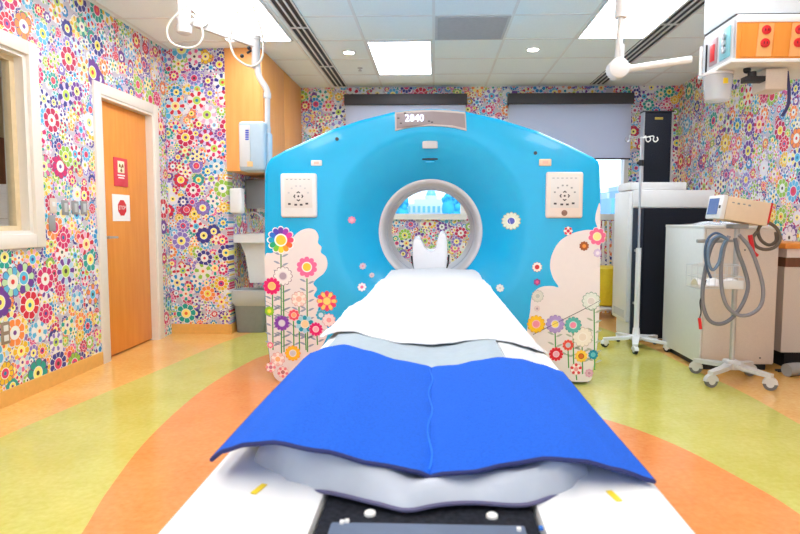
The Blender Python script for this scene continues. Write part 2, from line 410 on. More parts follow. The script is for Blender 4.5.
obj('glass_pane', MB().box(XL-.08, XL-.074, WY0+.03, WY1-.05, WZ0+.03, WZ1-.03), GLASS, win)
# control room behind it
CW = mat('control_room_wall', (214,192,150), .7)
struct('wall_control_room', MB().box(-5.0, -4.9, 1.6, 6.6, 0, H).box(-5, XL-.14, 6.5, 6.6, 0, H).box(-5, XL-.14, 1.6, 1.7, 0, H), CW)
struct('floor_control_room', MB().box(-5, XL-.14, 1.6, 6.6, -.1, 0), mat('tan_floor', (190,160,120), .5))
struct('ceiling_control_room', MB().box(-5, XL-.14, 1.6, 6.6, H, H+.1), CEIL)
p = aX(4, 120, -4.2)
cb = thing('tall_cupboard', 'brown wood cupboard seen through the control room window', 'cupboard', (-4.6, 5.55, 0))
obj('body', MB().box(-4.89, -4.3, 4.9, 6.1, 0, 1.9, .004), WB, cb)
obj('door', MB().box(-4.3, -4.28, 4.93, 5.48, .05, 1.87, .003), WB, cb); obj('door', MB().box(-4.3, -4.28, 5.5, 6.07, .05, 1.87, .003), WB, cb)
dk = thing('control_desk', 'cream desk in the control room behind the left window', 'desk', (-3.5, 4.9, 0))
obj('desk_top', MB().box(-4.1, -3.0, 4.2, 5.6, .98, 1.02, .004), CW, dk); obj('desk_body', MB().box(-4.05, -3.05, 4.25, 5.55, 0, .98), BLACK, dk)
st = thing('paper_stack', 'white stack of papers on the control room desk', 'papers', (-3.5, 4.9, 1.02))
mb = MB()
for i in range(14): mb.box(-3.75+random.uniform(-.01, .01), -3.3, 4.6, 5.2+random.uniform(-.01, .01), 1.02+i*.025, 1.043+i*.025)
obj('sheets', mb, PAPER, st)

# back windows, blinds, valances
for i, (w, lab) in enumerate(((WL, 'behind the scanner'), (WR, 'right of the scanner'))):
    wn = thing('window_%d' % (i+2), 'white framed outside window '+lab, None, ((w[0]+w[1])/2, YB, WS), kind='structure')
    f = MB()
    f.box(w[0], w[0]+.05, YB-.005, YB+.12, WS, WT).box(w[1]-.05, w[1], YB-.005, YB+.12, WS, WT).box(w[0], w[1], YB-.005, YB+.12, WT-.05, WT).box(w[0]-.02, w[1]+.02, YB-.035, YB+.12, WS-.05, WS+.02)
    obj('window_frame', f, OFF, wn)
    obj('glass_pane', MB().box(w[0]+.05, w[1]-.05, YB+.06, YB+.066, WS+.02, WT-.05), GLASS, wn)
for w, zb, lab in ((WL, 1.80, 'grey roller blind half drawn over the window behind the scanner'), (WR, 1.805, 'grey roller blind half drawn over the window right of the scanner')):
    bl = thing('roller_blind', lab, 'blind', ((w[0]+w[1])/2, YB, zb), 'roller blinds on the back wall')
    obj('fabric', MB().box(w[0]+.005, w[1]-.005, YB-.07, YB-.066, zb, 2.46), BLIND, bl)
    obj('bottom_bar', MB().cyl((w[0]+.005, YB-.068, zb), (w[1]-.005, YB-.068, zb), .009, n=10), DGREY, bl)
    obj('valance', MB().box(w[0]-.005, w[1]+.01, YB-.12, YB-.004, 2.435, 2.555, .004), DGREY, bl)

# ---------------------------------------------------------------- outside
BLD = mat('blue_glass_facade', (96,160,215), .3, var=.3, scale=.12); BLD2 = mat('pale_facade', (170,190,225), .6, var=.1, scale=.2)
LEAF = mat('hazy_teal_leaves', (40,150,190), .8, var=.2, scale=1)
struct('ground_outside', MB().box(-120, 120, -160, 220, -12.2, -12), mat('pale_ground', (180,190,200), .9))
gd = thing('domed_building', 'pale domed building in the distance through the left back window', 'building', (0, 90, -12))
bx, by = aY(431, 212, 90).x, 90
zt = lambda py: aY(431, py, 90).z
w_ = lambda px: px*90/F
obj('wall', MB().box(bx-w_(28), bx+w_(28), 84, 100, -12, zt(205)).box(bx-w_(16), bx+w_(16), 86, 98, zt(205), zt(200)), BLD2, gd)
obj('drum', MB().cyl((bx, 91, zt(200)), (bx, 91, zt(195.5)), w_(6), n=24), BLD2, gd)
obj('dome', MB().lathe((bx, 91, zt(195.5)), (0, 0, 1), [(0, w_(5.2)), (.3, w_(5)), (.7, w_(3.8)), (1.0, w_(2)), (1.15, w_(.7)), (1.5, w_(.3))], 24), BLD, gd)
mb = MB()
for j in range(12): mb.box(bx-w_(26)+j*w_(4.6), bx-w_(26)+j*w_(4.6)+w_(2.4), 83.9, 84.1, zt(213), zt(207))
obj('window_row', mb, BLD, gd)
for k_, (px, top, wd, Yd) in enumerate(((372, 200, 16, 70), (468, 203, 16, 75), (560, 198, 20, 80), (604, 193, 9, 70), (614, 198, 6, 60), (624, 190, 8, 75))):
    a = aY(px, top, Yd); ww = wd*Yd/F/2*1.6
    lab = ['blue office block left of the dome', 'blue office block right of the dome', 'blue block partly behind the scanner edge', 'blue tower just right of the scanner rim', 'low blue block between two towers', 'tall blue tower at the right window edge'][k_]+', seen through the window'
    bt = thing('office_building', lab, 'building', (a.x, Yd, -12), 'distant city buildings')
    obj('wall', MB().box(a.x-ww/2, a.x+ww/2, Yd, Yd+8, -12, a.z), BLD, bt)
    obj('roof_block', MB().box(a.x-ww/4, a.x+ww/4, Yd+2, Yd+6, a.z, a.z+.6), BLD2, bt)
for px, py, r, Yd, lab in ((400, 205, 13, 55, 'round hazy tree left of the dome outside'), (392, 205, 8, 60, 'hazy tree at the left edge of the bore view'), (448, 199, 8, 50, 'tall hazy tree right of the dome outside'), (458, 205, 11, 58, 'broad hazy tree at the right edge of the bore view')):
    a = aY(px, py, Yd); R = r*Yd/F
    tr = thing('tree', lab, 'tree', (a.x, Yd, -12), 'trees outside the back window')
    obj('trunk', MB().cyl((a.x, Yd, -12), (a.x, Yd, a.z), .18, .1, 10), WB, tr)
    mb = MB()
    for i in range(26):
        v = Vector((random.gauss(0, 1), random.gauss(0, 1), random.gauss(0, 1))).normalized()*R*random.uniform(.3, .85)
        v.z *= 1.15; mb.ball((a.x+v.x, Yd+v.y, a.z+v.z), R*random.uniform(.22, .4), u=8, v=6)
    mb.ball((a.x, Yd, a.z-R*1.2), R*.8, (1, 1, 1.6), 10, 8)
    obj('crown', mb, LEAF, tr)

# ---------------------------------------------------------------- ceiling fixtures
LAMP = mat('lit_diffuser', (244,248,255), .6, var=0, emit=7.0)
LAMPD = mat('lit_downlight', (255,250,240), .6, var=0, emit=9)
def panel(x0, x1, y0, y1, lab):
    t_ = thing('ceiling_light', lab, 'light', ((x0+x1)/2, (y0+y1)/2, H), 'ceiling light panels')
    f = MB(); z0 = H-.012
    for a in ((x0+.012, x0+.03, y0+.012, y1-.012), (x1-.03, x1-.012, y0+.012, y1-.012), (x0+.03, x1-.03, y0+.012, y0+.03), (x0+.03, x1-.03, y1-.03, y1-.012)): f.box(a[0], a[1], a[2], a[3], z0, H)
    obj('light_frame', f, WHITE, t_)
    obj('diffuser', MB().box(x0+.03, x1-.03, y0+.03, y1-.03, H-.008, H-.001), LAMP, t_)
G = lambda k: -.006+.61*k
R_ = lambda k: YB-.61*k
panel(G(-1), G(0), R_(3), R_(1), 'lit ceiling panel in the middle, above the scanner')
panel(G(-3), G(-2), R_(5), R_(3), 'lit ceiling panel at the left beside the orange cabinet')
panel(G(2), G(3), R_(5), R_(3), 'lit ceiling panel at the right behind the white ceiling arm')
for x, y, lab in ((-3, 7, 'overhead light panel left of the table'), (2, 7, 'overhead light panel right of the table')):
    panel(G(x), G(x+1), R_(y), R_(y-2), lab)
panel(G(-1), G(0), R_(9), R_(7), 'overhead light panel above the foot of the table')
for x, y, lab in ((-3, 11, 'overhead light panel near the room corner, left'), (2, 11, 'overhead light panel near the room corner, right'), (-1, 13, 'overhead light panel by the rear wall')):
    panel(G(x), G(x+1), R_(y), R_(y-2), lab)
panel(-4.4, -3.8, 3.6, 4.8, 'unseen ceiling light panel added to brighten the control room')  # added lamp, out of view, brightens what shows through the left window
for (px, py), lab in (((349, 52), 'small round downlight left of the middle light panel'), ((533, 49), 'small round downlight right of the grey ceiling vent')):
    a = aZ(px, py, H); t_ = thing('downlight', lab, 'light', tuple(a), 'round downlights')
    obj('trim_ring', MB().lathe((a.x, a.y, H-.008), (0, 0, 1), [(0, .062), (.004, .066), (.0079, .066)], 28), WHITE, t_)
    obj('lens', MB().lathe((a.x, a.y, H-.0115), (0, 0, 1), [(0, .045), (.002, .05), (.0035, .05)], 24), LAMPD, t_)
t_ = thing('ceiling_vent', 'square grey return air grille in the ceiling', 'vent', (G(.5), R_(3.5), H))
x0, x1, y0, y1 = G(0)+.012, G(1)-.012, R_(4)+.012, R_(3)-.012
obj('vent_frame', MB().box(x0, x1, y0, y0+.02, H-.01, H).box(x0, x1, y1-.02, y1, H-.01, H).box(x0, x0+.02, y0+.02, y1-.02, H-.01, H).box(x1-.02, x1, y0+.02, y1-.02, H-.01, H), mat('vent_metal', (196,196,198), .5), t_)
mb = MB()
for i in range(36): yy = y0+.026+i*(y1-y0-.05)/36; mb.box(x0+.02, x1-.02, yy, yy+.007, H-.009, H-.002)
obj('louvres', mb, mat('vent_metal', (196,196,198), .5), t_)
obj('backing', MB().box(x0+.02, x1-.02, y0+.02, y1-.02, H-.0018, H-.0005), GREY, t_)
for x0, lab in ((-1.185, 'long black slot air diffuser on the left of the ceiling'), (1.80, 'long black slot air diffuser on the right of the ceiling')):
    t_ = thing('slot_diffuser', lab, 'vent', (x0, 4.5, H), 'slot diffusers in the ceiling')
    ye = 7.02 if x0 < 0 else 6.98; ys = 1.0 if x0 < 0 else 3.70
    obj('slot_backing', MB().box(x0, x0+.165, ys, ye, H-.006, H), BLACK, t_)
    for i in range(4):
        a = x0+i*.051; obj('slot_bar', MB().box(a, a+.014, ys, ye, H-.014, H-.006), WHITE, t_)
    for yy in (2.43, 3.65, 4.87, 6.09)[0 if x0 < 0 else 2:]: obj('cross_bar', MB().box(x0+.001, x0+.166, yy, yy+.02, H-.015, H-.0065), WHITE, t_)
a = aZ(360, 68, H); solo('sprinkler_head', MB().lathe((a.x, a.y, H-.03), (0, 0, 1), [(0, .02), (.003, .02), (.004, .006), (.022, .006), (.024, .025), (.03, .027)], 16), STEEL, 'small metal sprinkler head left of the middle light panel', 'sprinkler')

# ---------------------------------------------------------------- CT gantry
GX, GZ, GY, BR = -.022, 1.010, 3.86, .352
def gdep(x, z):
    r = math.hypot(x-GX, z-GZ); t_ = max(0, min(1, (.67-r)/(.67-BR))); return GY+.24*t_**1.7
def onG(x, z, off=0): return Vector((x, gdep(x, z)-off, z))
OUT = [(264,300),(263.5,200),(264,172),(266,164),(270,158),(284,150),(300,143),(331,129),(360,119.5),(394,111),(412,109),(432,108),(452,109),(467,111),(500,118.5),(538,130.5),(570,145),(594,157),(599,161),(600.5,166),(601.5,200),(601,290),(599,340),(596,363),(590,383)]
OUT = [aY(px, py, GY) for px, py in OUT]; OUT = [(p.x, max(p.z, .015)) for p in OUT]
OUT += [(.6, .015), (0, .015), (-.6, .015), (-1.065, .015), (-1.10, .10), (-1.118, .25)]
def outline_r(th):
    d = (math.cos(th), math.sin(th)); best = 0
    for i in range(len(OUT)):
        a, b = OUT[i], OUT[(i+1) % len(OUT)]; ax, az = a[0]-GX, a[1]-GZ; ex, ez = b[0]-a[0], b[1]-a[1]
        den = d[0]*ez-d[1]*ex
        if abs(den) < 1e-9: continue
        t_ = (ax*ez-az*ex)/den; u = (ax*d[1]-az*d[0])/den
        if -1e-6 <= u <= 1+1e-6 and t_ > best: best = t_
    return best
gan = thing('ct_scanner', 'bright blue ring shaped scanner with cloud and flower decals', 'scanner', (GX, 4.4, 0))
NA = 288
TH = [2*PI*i/NA for i in range(NA)]
TH = sorted(TH+[math.atan2(z-GZ, x-GX) % (2*PI) for x, z in OUT]); NA = len(TH)
RO_ = [outline_r(t_) for t_ in TH]
mb = MB(); rings = []
fr = [0, .03, .1, .2, .3, .4, .5, .6, .7, .8, .9, 1]
for f_ in fr:
    rings.append([mb.bm.verts.new(onG(GX+(BR+.008+(.67-BR)*f_)*math.cos(t_), GZ+(BR+.008+(.67-BR)*f_)*math.sin(t_))) for t_ in TH])
for ins, dy in ((.03, 0), (.012, .004), (.003, .014), (0, .03), (0, .25), (.012, .9), (.03, .97), (.07, 1.0)):
    rings.append([mb.bm.verts.new((GX+(ro-ins)*math.cos(t_), GY+dy, GZ+(ro-ins)*math.sin(t_))) for t_, ro in zip(TH, RO_)])
rings.append([mb.bm.verts.new((GX+(BR+.02)*math.cos(t_), GY+1.0, GZ+(BR+.02)*math.sin(t_))) for t_ in TH])
for A, B in zip(rings, rings[1:]): mb.bridge(A, B)
obj('housing', mb, CYAN, gan, ang=50)
# bore ring and liner
mb = MB(); rr = []
for r, yy in ((BR+.009, GY+.228), (BR+.008, GY+.222), (BR, GY+.22), (BR-.012, GY+.226), (BR-.02, GY+.24), (BR-.03, GY+.30)): rr.append([mb.bm.verts.new((GX+r*math.cos(t_), yy, GZ+r*math.sin(t_))) for t_ in TH])
for A, B in zip(rr, rr[1:]): mb.bridge(A, B)
obj('bore_ring', mb, RINGM, gan)
mb = MB(); rr = []
for r, yy in ((BR-.03, GY+.30), (BR-.032, GY+.45), (BR-.02, GY+.46), (BR-.02, GY+.49), (BR-.034, GY+.5), (BR-.036, GY+.9), (BR-.02, GY+.96), (BR+.02, GY+1.0)): rr.append([mb.bm.verts.new((GX+r*math.cos(t_), yy, GZ+r*math.sin(t_))) for t_ in TH])
for A, B in zip(rr, rr[1:]): mb.bridge(A, B)
obj('bore_liner', mb, mat('bore_liner', (206,208,216), .3, var=.01), gan)

def gpx(px, py): p = aY(px, py, GY); d = gdep(p.x, p.z); return aY(px, py, d)
def decal_poly(name, pts, off, m, px=True, sm=5, th=.0012, label=None):
    P = smooth([Vector((a, b, 0)) for a, b in pts], sm, True) if sm > 1 else [Vector((a, b, 0)) for a, b in pts]
    if name == 'cloud_decal':
        mb = MB(); mb.bm.faces.new([mb.bm.verts.new((q.x, 0, q.z)) for q in (gpx(p.x, p.y) for p in P)])
        for ax in (0, 2):
            for k_ in range(-45, 75):
                co_ = [0, 0, 0]; co_[ax] = k_*.03; no_ = [0, 0, 0]; no_[ax] = 1
                bmesh.ops.bisect_plane(mb.bm, geom=mb.bm.verts[:]+mb.bm.edges[:]+mb.bm.faces[:], plane_co=co_, plane_no=no_)
        for v in mb.bm.verts: v.co.y = gdep(v.co.x, v.co.z)-off
        return obj(name, mb, m, gan, label)
    q = [gpx(p.x, p.y) if px else p for p in P]
    mb = MB(); V = [mb.bm.verts.new((p.x, gdep(p.x, p.z)-off, p.z)) for p in q]; W = [mb.bm.verts.new((p.x, gdep(p.x, p.z)-off+th, p.z)) for p in q]
    mb.bridge(V, W); f0 = mb.bm.faces.new(V)
    bmesh.ops.triangulate(mb.bm, faces=[f0])
    return obj(name, mb, m, gan, label)
decal_poly('cloud_decal', [(265.2,256),(272,253),(282,248),(292,238),(300,231),(308,228.5),(315,230),(318.5,236),(318,243),(321.5,247),(321,252.5),(326,257),(327.5,265),(324,273),(316,279.5),(313.5,284),(317,289),(314,296),(321,301),(318,312),(328,330),(320,350),(305,372),(293,385),(279,381),(272.5,372),(269,350),(266.5,320),(265.2,285)], .0012, CLOUDM)
decal_poly('cloud_decal', [(600.2,205),(596.5,211),(595.2,220),(597,229.5),(586,230),(572,233.5),(560,241),(552.5,253),(550,266),(553,278),(558.5,287),(552,286),(543,286.5),(536,290),(531.5,298),(530,312),(527,335),(535,360),(555,378),(588,381.5),(592.5,370),(595,358),(598,335),(599.6,300),(600,250)], .0012, CLOUDM)
# seams of the lower covers
mb = MB(); mb.tube([gpx(*p)-Vector((0, .0025, 0)) for p in ((533,334.5),(560,321),(585,308.5),(599.5,300.5))], .0022, 6, 4)
obj('cover_seam', mb, DGREY, gan)
mb = MB(); mb.tube([gpx(*p)-Vector((0, .0005, 0)) for p in ((265.5,301),(285,311),(310,323),(330,333))], .0012, 6, 4)
obj('cover_seam', mb, DGREY, gan)

FM = {}
def fm(c):
    if c not in FM: FM[c] = mat('decal_%02x%02x%02x' % c, c, .45, var=.005)
    return FM[c]
RAINB = [(110,60,170),(80,70,190),(40,120,215),(20,165,205),(30,170,120),(120,200,60),(250,215,40),(250,160,40),(245,100,40),(235,70,110),(225,60,160),(165,60,180)]
def flower(px, py, r, n, cols, cen, outline=(250,246,242), cen2=(255,252,248), rot=0, layer=0, dot=None):
    mats, idx = [], {}
    def mi(c):
        if c not in idx: idx[c] = len(mats); mats.append(fm(c))
        return idx[c]
    p0 = gpx(px, py); sc = r*p0.y/F; base_off = .0022+layer*.0012
    mb = MB()
    def poly(pts, off, c):
        V = [mb.bm.verts.new((x, gdep(x, z)-off, z)) for x, z in pts]; f_ = mb.bm.faces.new(V); f_.material_index = mi(c)
    w = math.sin(PI/n)*.80
    def petal(a, k, off, c):
        L = sc*k; pr = min(w, .36)*sc*k/1.0
        pts = []
        for j in range(9):
            b = -PI/2+PI*j/8; pts.append((L-pr+pr*math.cos(b), pr*math.sin(b)))
        pts += [(.25*sc, pr*.45), (.25*sc, -pr*.45)]
        poly([(p0.x+u*math.cos(a)-v*math.sin(a), p0.z+u*math.sin(a)+v*math.cos(a)) for u, v in pts], off, c)
    for i in range(n):
        a = rot+2*PI*i/n+PI/2
        petal(a, 1.0, base_off+.00001*i, outline)
        petal(a, .92, base_off+.0004, cols[i % len(cols)])
    disc = lambda k, off, c: poly([(p0.x+sc*k*math.cos(2*PI*i/20), p0.z+sc*k*math.sin(2*PI*i/20)) for i in range(20)], off, c)
    disc(.46, base_off+.0006, cen2); disc(.36, base_off+.0008, cen)
    if dot: disc(.14, base_off+.001, dot)
    bmesh.ops.solidify  # flat vinyl
    return obj('flower_decal', mb, mats, gan)
def stem(px, py0, py1, col=(70,150,70), leaf=(150,160,180), step=9):
    mb = MB(); a = gpx(px, py0); b = gpx(px+.6, py1)
    n = 8; 
    for i in range(n):
        p, q = a.lerp(b, i/n), a.lerp(b, (i+1)/n); hw = .0042
        V = [mb.bm.verts.new((x, gdep(x, z)-.0018, z)) for x, z in ((p.x-hw, p.z), (p.x+hw, p.z), (q.x+hw, q.z), (q.x-hw, q.z))]; f_ = mb.bm.faces.new(V); f_.material_index = 0
    k = 0; y = py0+6
    while y < py1-3:
        for s_ in (-1, 1):
            c = gpx(px+s_*.8, y+s_*1.0); L = .05; w = .008; an = math.radians(24)
            pts = [(0, 0), (.35*L, w), (.75*L, w*.8), (L, 0), (.75*L, -w*.5), (.35*L, -w*.7)]
            V = []
            for u, v in pts:
                x = c.x+s_*(u*math.cos(an)-v*math.sin(an)); z = c.z+u*math.sin(an)+v*math.cos(an)
                V.append(mb.bm.verts.new((x, gdep(x, z)-.0016, z)))
            f_ = mb.bm.faces.new(V); f_.material_index = 1
        y += step
    return obj('stem_decal', mb, [fm(col), fm(leaf)], gan)
for a in ((281,250,356),(307,277,352),(283.5,285,352),(272.5,294,350),(299,305,350),(293.5,320,356),(305.5,332,350),(317,335,345)): stem(*a)
for a in ((555,330,352),(594,306,370),(573,332,365),(568,350,368),(582,345,374),(576,372,380)): stem(*a, leaf=(170,180,160), step=10)
YC = (250,205,60)
FL = [
 (281,240,14.2,12,RAINB,YC,(250,246,242),(255,252,248),0,1),
 (307,267,11.5,10,[(238,110,160)],YC,(250,220,228),(255,245,240),0,1),
 (283,276,10,12,[(240,234,232)],(176,160,176),(150,130,140),(225,215,220),0,0),
 (272,286,9,12,[(226,24,110)],(250,190,120),(235,60,140),(250,220,120),0,1),
 (299,299,8.2,12,[(248,236,226),(244,210,200)],(236,190,170),(200,150,140),(250,238,228),0,0),
 (327,301,10.5,12,[(232,60,110),(250,215,110)],(250,220,120),(225,90,110),(245,120,120),0,1),
 (282,323,8,12,[(132,66,176)],(214,210,220),(150,90,190),(200,190,215),0,2),
 (294,315,6.2,8,[(238,90,110)],(250,170,120),(250,190,200),(250,210,200),0,1),
 (305,324,9.6,10,[(0,150,175),(160,215,230)],(238,210,160),(190,225,235),(240,225,200),0,2),
 (316,329,7.2,12,[(226,24,110)],(250,180,190),(240,80,150),(250,220,225),0,3),
 (321,315,5.5,8,[(60,170,200)],(200,230,240),(150,210,230),(210,235,240),0,0),
 (329,320,7,10,[(250,225,225)],(240,160,160),(220,150,160),(250,235,230),0,1),
 (293,353,8.2,12,[(248,190,40)],(204,204,210),(245,150,40),(236,236,240),0,3),
 (278,359,7.5,10,[(250,238,232),(240,200,190)],(250,190,130),(220,160,150),(252,244,240),0,2),
 (271,367,5.5,8,[(240,140,150),(250,238,232)],(200,120,140),(230,160,170),(250,240,235),0,3),
 (283,372,6,10,[(250,220,210),(235,130,140)],(190,120,120),(220,150,150),(250,240,235),0,1),
 (269.5,311,5,10,[(150,205,40)],(230,230,60),(120,180,30),(200,220,80),0,1),
 (270.5,345,3.6,8,[(240,120,150)],(250,220,200),(250,200,210),(250,230,220),0,1),
 (511,221,9,14,[(232,236,214)],(90,100,190),(180,180,140),(248,248,238),0,0),
 (568,231,4.6,8,[(250,244,240),(220,50,70)],(190,40,80),(200,170,190),(250,240,240),0,1),
 (597,236.5,9.4,8,[(240,110,150)],(248,230,150),(250,225,230),(250,236,190),.2,1),
 (584,246,4.8,10,[(160,84,30)],(240,150,60),(140,70,20),(200,110,40),0,1),
 (597.5,253,4.2,8,[(214,196,226)],(240,230,240),(180,160,200),(236,230,240),0,1),
 (537,267,5.2,10,[(250,244,236)],(200,40,50),(180,120,120),(225,80,80),0,1),
 (537,282,3.6,6,[(150,70,150)],(230,90,140),(120,50,120),(210,110,160),0,1),
 (537.5,296,6.2,12,[(216,216,206)],(190,196,190),(150,160,150),(226,226,218),0,1),
 (537,308.5,3,8,[(226,206,206)],(170,150,160),(200,180,180),(220,205,205),0,1),
 (536,324,9.2,12,[(250,200,30)],(238,140,160),(225,170,20),(248,190,190),0,2),
 (555,324,9.4,12,[(172,150,208)],(250,225,110),(150,125,190),(225,215,235),0,1),
 (573,325,8.6,12,[(90,184,176)],(240,140,170),(70,160,150),(200,228,226),0,1),
 (591,301,9.4,12,[(226,232,222)],(222,216,210),(120,160,140),(240,238,234),0,1),
 (582.5,337,10.4,12,[(240,232,218)],(236,222,206),(200,186,170),(246,240,230),0,0),
 (568,345,5.8,10,[(228,76,62)],(190,190,200),(240,120,90),(226,200,200),0,1),
 (556,354,7.2,12,[(222,30,52)],(240,170,190),(235,70,80),(248,210,216),0,1),
 (581,356,6.4,10,[(250,205,70)],(216,110,30),(240,180,50),(150,70,20),0,2),
 (593,354.5,5,10,[(10,140,170)],(90,190,200),(0,110,140),(120,205,210),0,1),
 (576,369,6.2,10,[(226,60,70),(250,240,236)],(240,160,160),(225,130,130),(250,236,232),0,1),
 (589,373,4.4,8,[(226,170,190)],(200,140,160),(205,150,170),(236,210,215),0,1),
 (352,220,3.8,8,[(238,150,180)],(246,190,205),(225,130,165),(244,180,198),0,0),
 (363,266,3.4,8,[(206,196,210)],(220,150,170),(170,160,180),(226,214,222),0,0),
 (372,275,2.6,8,[(206,200,206)],(190,170,190),(180,180,190),(220,214,218),0,0),
 (362,287,4.4,8,[(244,240,244)],(230,120,160),(190,190,210),(248,236,244),0,0),
 (500,288,4,8,[(226,232,226)],(200,214,210),(190,200,200),(240,240,240),0,0),
]
for a in FL: flower(*a)
# status display on the top edge
def arcpx(pts): return pts
dp = [(395,112.5),(412,110.6),(432,110),(450,110.6),(465.5,112.5),(466.5,131),(455,128),(443,126.5),(430,126),(415,127),(405,128.6),(395.2,131)]
dsp = decal_poly('display_panel', dp, .010, mat('display_bezel', (190,182,178), .35, var=.02), sm=1, th=.011)
inn = [(396.5,114),(432,111.6),(464.5,114),(465.3,128.5),(452,125.5),(430,124.4),(410,126),(396.8,128.8)]
o = decal_poly('display_glass', inn, .0108, mat('display_glass', (150,140,144), .15, var=.02), sm=1, th=.0009); o.parent = dsp
c = gpx(414.5, 118.6)
o = obj('digits', text_mb('2840', .062, lambda u, v: (c.x+u, GY-.0125, c.z+v)), mat('lit_digits', (215,225,255), .5, emit=2.5), dsp)
for i, (px, py) in enumerate(((398.5,118.5),(401,123.5),(429,121.5),(432,122.5),(405,113.5))):
    p = gpx(px, py); obj('indicator', MB().box(p.x-.007, p.x+.007, GY-.0125, GY-.0108, p.z-.004, p.z+.004), DGREY, dsp)
# keypads
def keypad(px0, px1, py0, py1, knob):
    a, b = gpx(px0, py1), gpx(px1, py0)
    kp = obj('control_panel', MB().box(a.x, b.x, GY-.022, GY+.01, a.z, b.z, .014, 3), WHITE if not knob else mat('warm_panel', (236,222,212), .4, var=.01), gan)
    w, h_ = b.x-a.x, b.z-a.z
    pad = obj('key_face', MB().box(a.x+.12*w, b.x-.12*w, GY-.0235, GY-.0215, a.z+.22*h_, b.z-.1*h_, .0008), mat('key_face', (224,220,216), .35, var=.01), kp)
    cx_, cz_ = a.x+.5*w, a.z+.48*h_; y_ = GY-.0245
    for i in range(4):
        an = PI/2*i
        pts = [(.034, 0), (.024, .013), (.019, .009), (.024, 0), (.019, -.009), (.024, -.013)]
        obj('arrow_key', MB().prism([(cx_+u*math.cos(an)-v*math.sin(an), cz_+u*math.sin(an)+v*math.cos(an)) for u, v in pts], lambda u, v: (u, y_, v), lambda u, v: (u, y_+.001, v)), DGREY, pad)
    obj('centre_key', MB().cyl((cx_, y_, cz_), (cx_, y_+.001, cz_), .007, n=12), DGREY, pad)
    for an in (20, 50, 78, 102, 130, 160):
        an = math.radians(an); x, z = cx_+.068*math.cos(an), cz_+.068*math.sin(an)
        if abs(x-cx_) < .37*w: obj('key', MB().box(x-.006, x+.006, y_, y_+.001, z-.005, z+.005), LGREY if not knob else GREY, pad)
    for x, z in ((-.018, -.055), (.018, -.055), (.055, -.048), (-.06, -.05)):
        obj('key', MB().box(cx_+x-.009, cx_+x+.009, y_, y_+.001, cz_+z-.006, cz_+z+.006), DGREY, pad)
    mb = MB()
    for i in range(6): mb.box(a.x+.16*w+i*.12*w, a.x+.22*w+i*.12*w, y_, y_+.001, b.z-.145*h_, b.z-.13*h_)
    obj('legend_line', mb, GREY, pad)
    if knob: obj('stop_button', MB().lathe((cx_, GY-.022, a.z+.11*h_), (0, -1, 0), [(0, .019), (.004, .019), (.0045, .012), (.012, .011)], 20), mat('brown_button', (150,110,90), .4), kp)
keypad(281.5, 317, 173.5, 217.5, False); keypad(545, 583, 172, 218, True)
for px, py, w, h_, nm, m in ((316.5,163,5.5,2.8,'sensor_window',OFF),(545.2,162.5,6,3.4,'sensor_window',CREAMBOX),(430,143,7.5,5.5,'sensor_window',LGREY)):
    c = gpx(px, py); d_ = gdep(c.x, c.z); s_ = d_/F
    ob = obj(nm, MB().box(c.x-w*s_, c.x+w*s_, d_-.006, d_+.004, c.z-h_*s_, c.z+h_*s_, .0055, 3), m, gan)
    if py != 143: obj('lens', MB().box(c.x-w*s_*.45, c.x+w*s_*.45, d_-.0068, d_-.0058, c.z-h_*s_*.4, c.z+h_*s_*.4), mat('peach_lens', (236,190,170), .3), ob)
c = gpx(430, 159); d_ = gdep(c.x, c.z); obj('laser_slot', MB().box(c.x-.052, c.x+.052, d_-.004, d_+.012, c.z-.006, c.z+.005, .001), BLACK, gan)
obj('slot_lip', MB().box(c.x-.03, c.x+.03, d_-.001, d_+.014, c.z-.026, c.z-.014, .003), CYAN, gan)
for px, py in ((535.5,153),(337,139),): c = gpx(px, py); obj('sensor_eye', MB().lathe((c.x, c.y+.002, c.z), (0, -1, 0), [(0, .012), (.005, .011), (.006, .006)], 16), DGREY, gan)

# ---------------------------------------------------------------- patient table
tb = thing('patient_table', 'long white patient table leading into the scanner', 'table', (0, 2.2, 0))
TX = -.006
def side_cover(s_):
    mb = MB(); prof = [(.138, .705), (.141, .724), (.165, .731), (.195, .732), (.205, .737), (.29, .738), (.308, .733), (.314, .72), (.312, .66), (.29, .6), (.25, .585), (.138, .59)]
    mb.prism(prof, lambda u, v: (TX+s_*u, .22, v), lambda u, v: (TX+s_*u, 3.5, v)); return mb
obj('side_cover', side_cover(-1), WHITE, tb); obj('side_cover', side_cover(1), WHITE, tb)
obj('under_body', MB().box(TX-.137, TX+.137, .22, 3.5, .585, .70, .004), LGREY, tb)
obj('pedestal', MB().box(-.26, .25, 1.5, 3.3, .0, .585, .03, 3), WHITE, tb)
obj('cradle', MB().grid(lambda u, v: (TX-.21+.42*u, .86+3.75*v, .722+.008*(2*u-1)**4), 14, 2, (0, 0, .018)), mat('cradle_white', (232,232,234), .4), tb)
tray = obj('end_plate', MB().box(TX-.136, TX+.136, .24, .9, .70, .718, .002), DARKF, tb, label='black speckled end plate')
obj('step_plate', MB().box(TX-.118, TX+.118, .24, .690, .718, .724, .003), mat('slate_plate', (92,106,130), .5, var=.08), tb)
for px, py in ((370,511.5),(492,514)):
    p = aZ(px, py, .722); obj('bolt', MB().lathe((p.x, p.y, .718), (0, 0, 1), [(0, .0075), (.003, .0075), (.005, .005), (.0055, .001)], 16), OFF, tray)
for px, py, m in ((342,520,OFF),(347,519,OFF),(519,527,OFF),(541,526,mat('blue_clip', (40,110,200), .4))):
    p = aZ(px, py, .728); obj('clip', MB().box(p.x-.0025, p.x+.0025, p.y-.003, p.y+.003, .724, .727), m, tray)
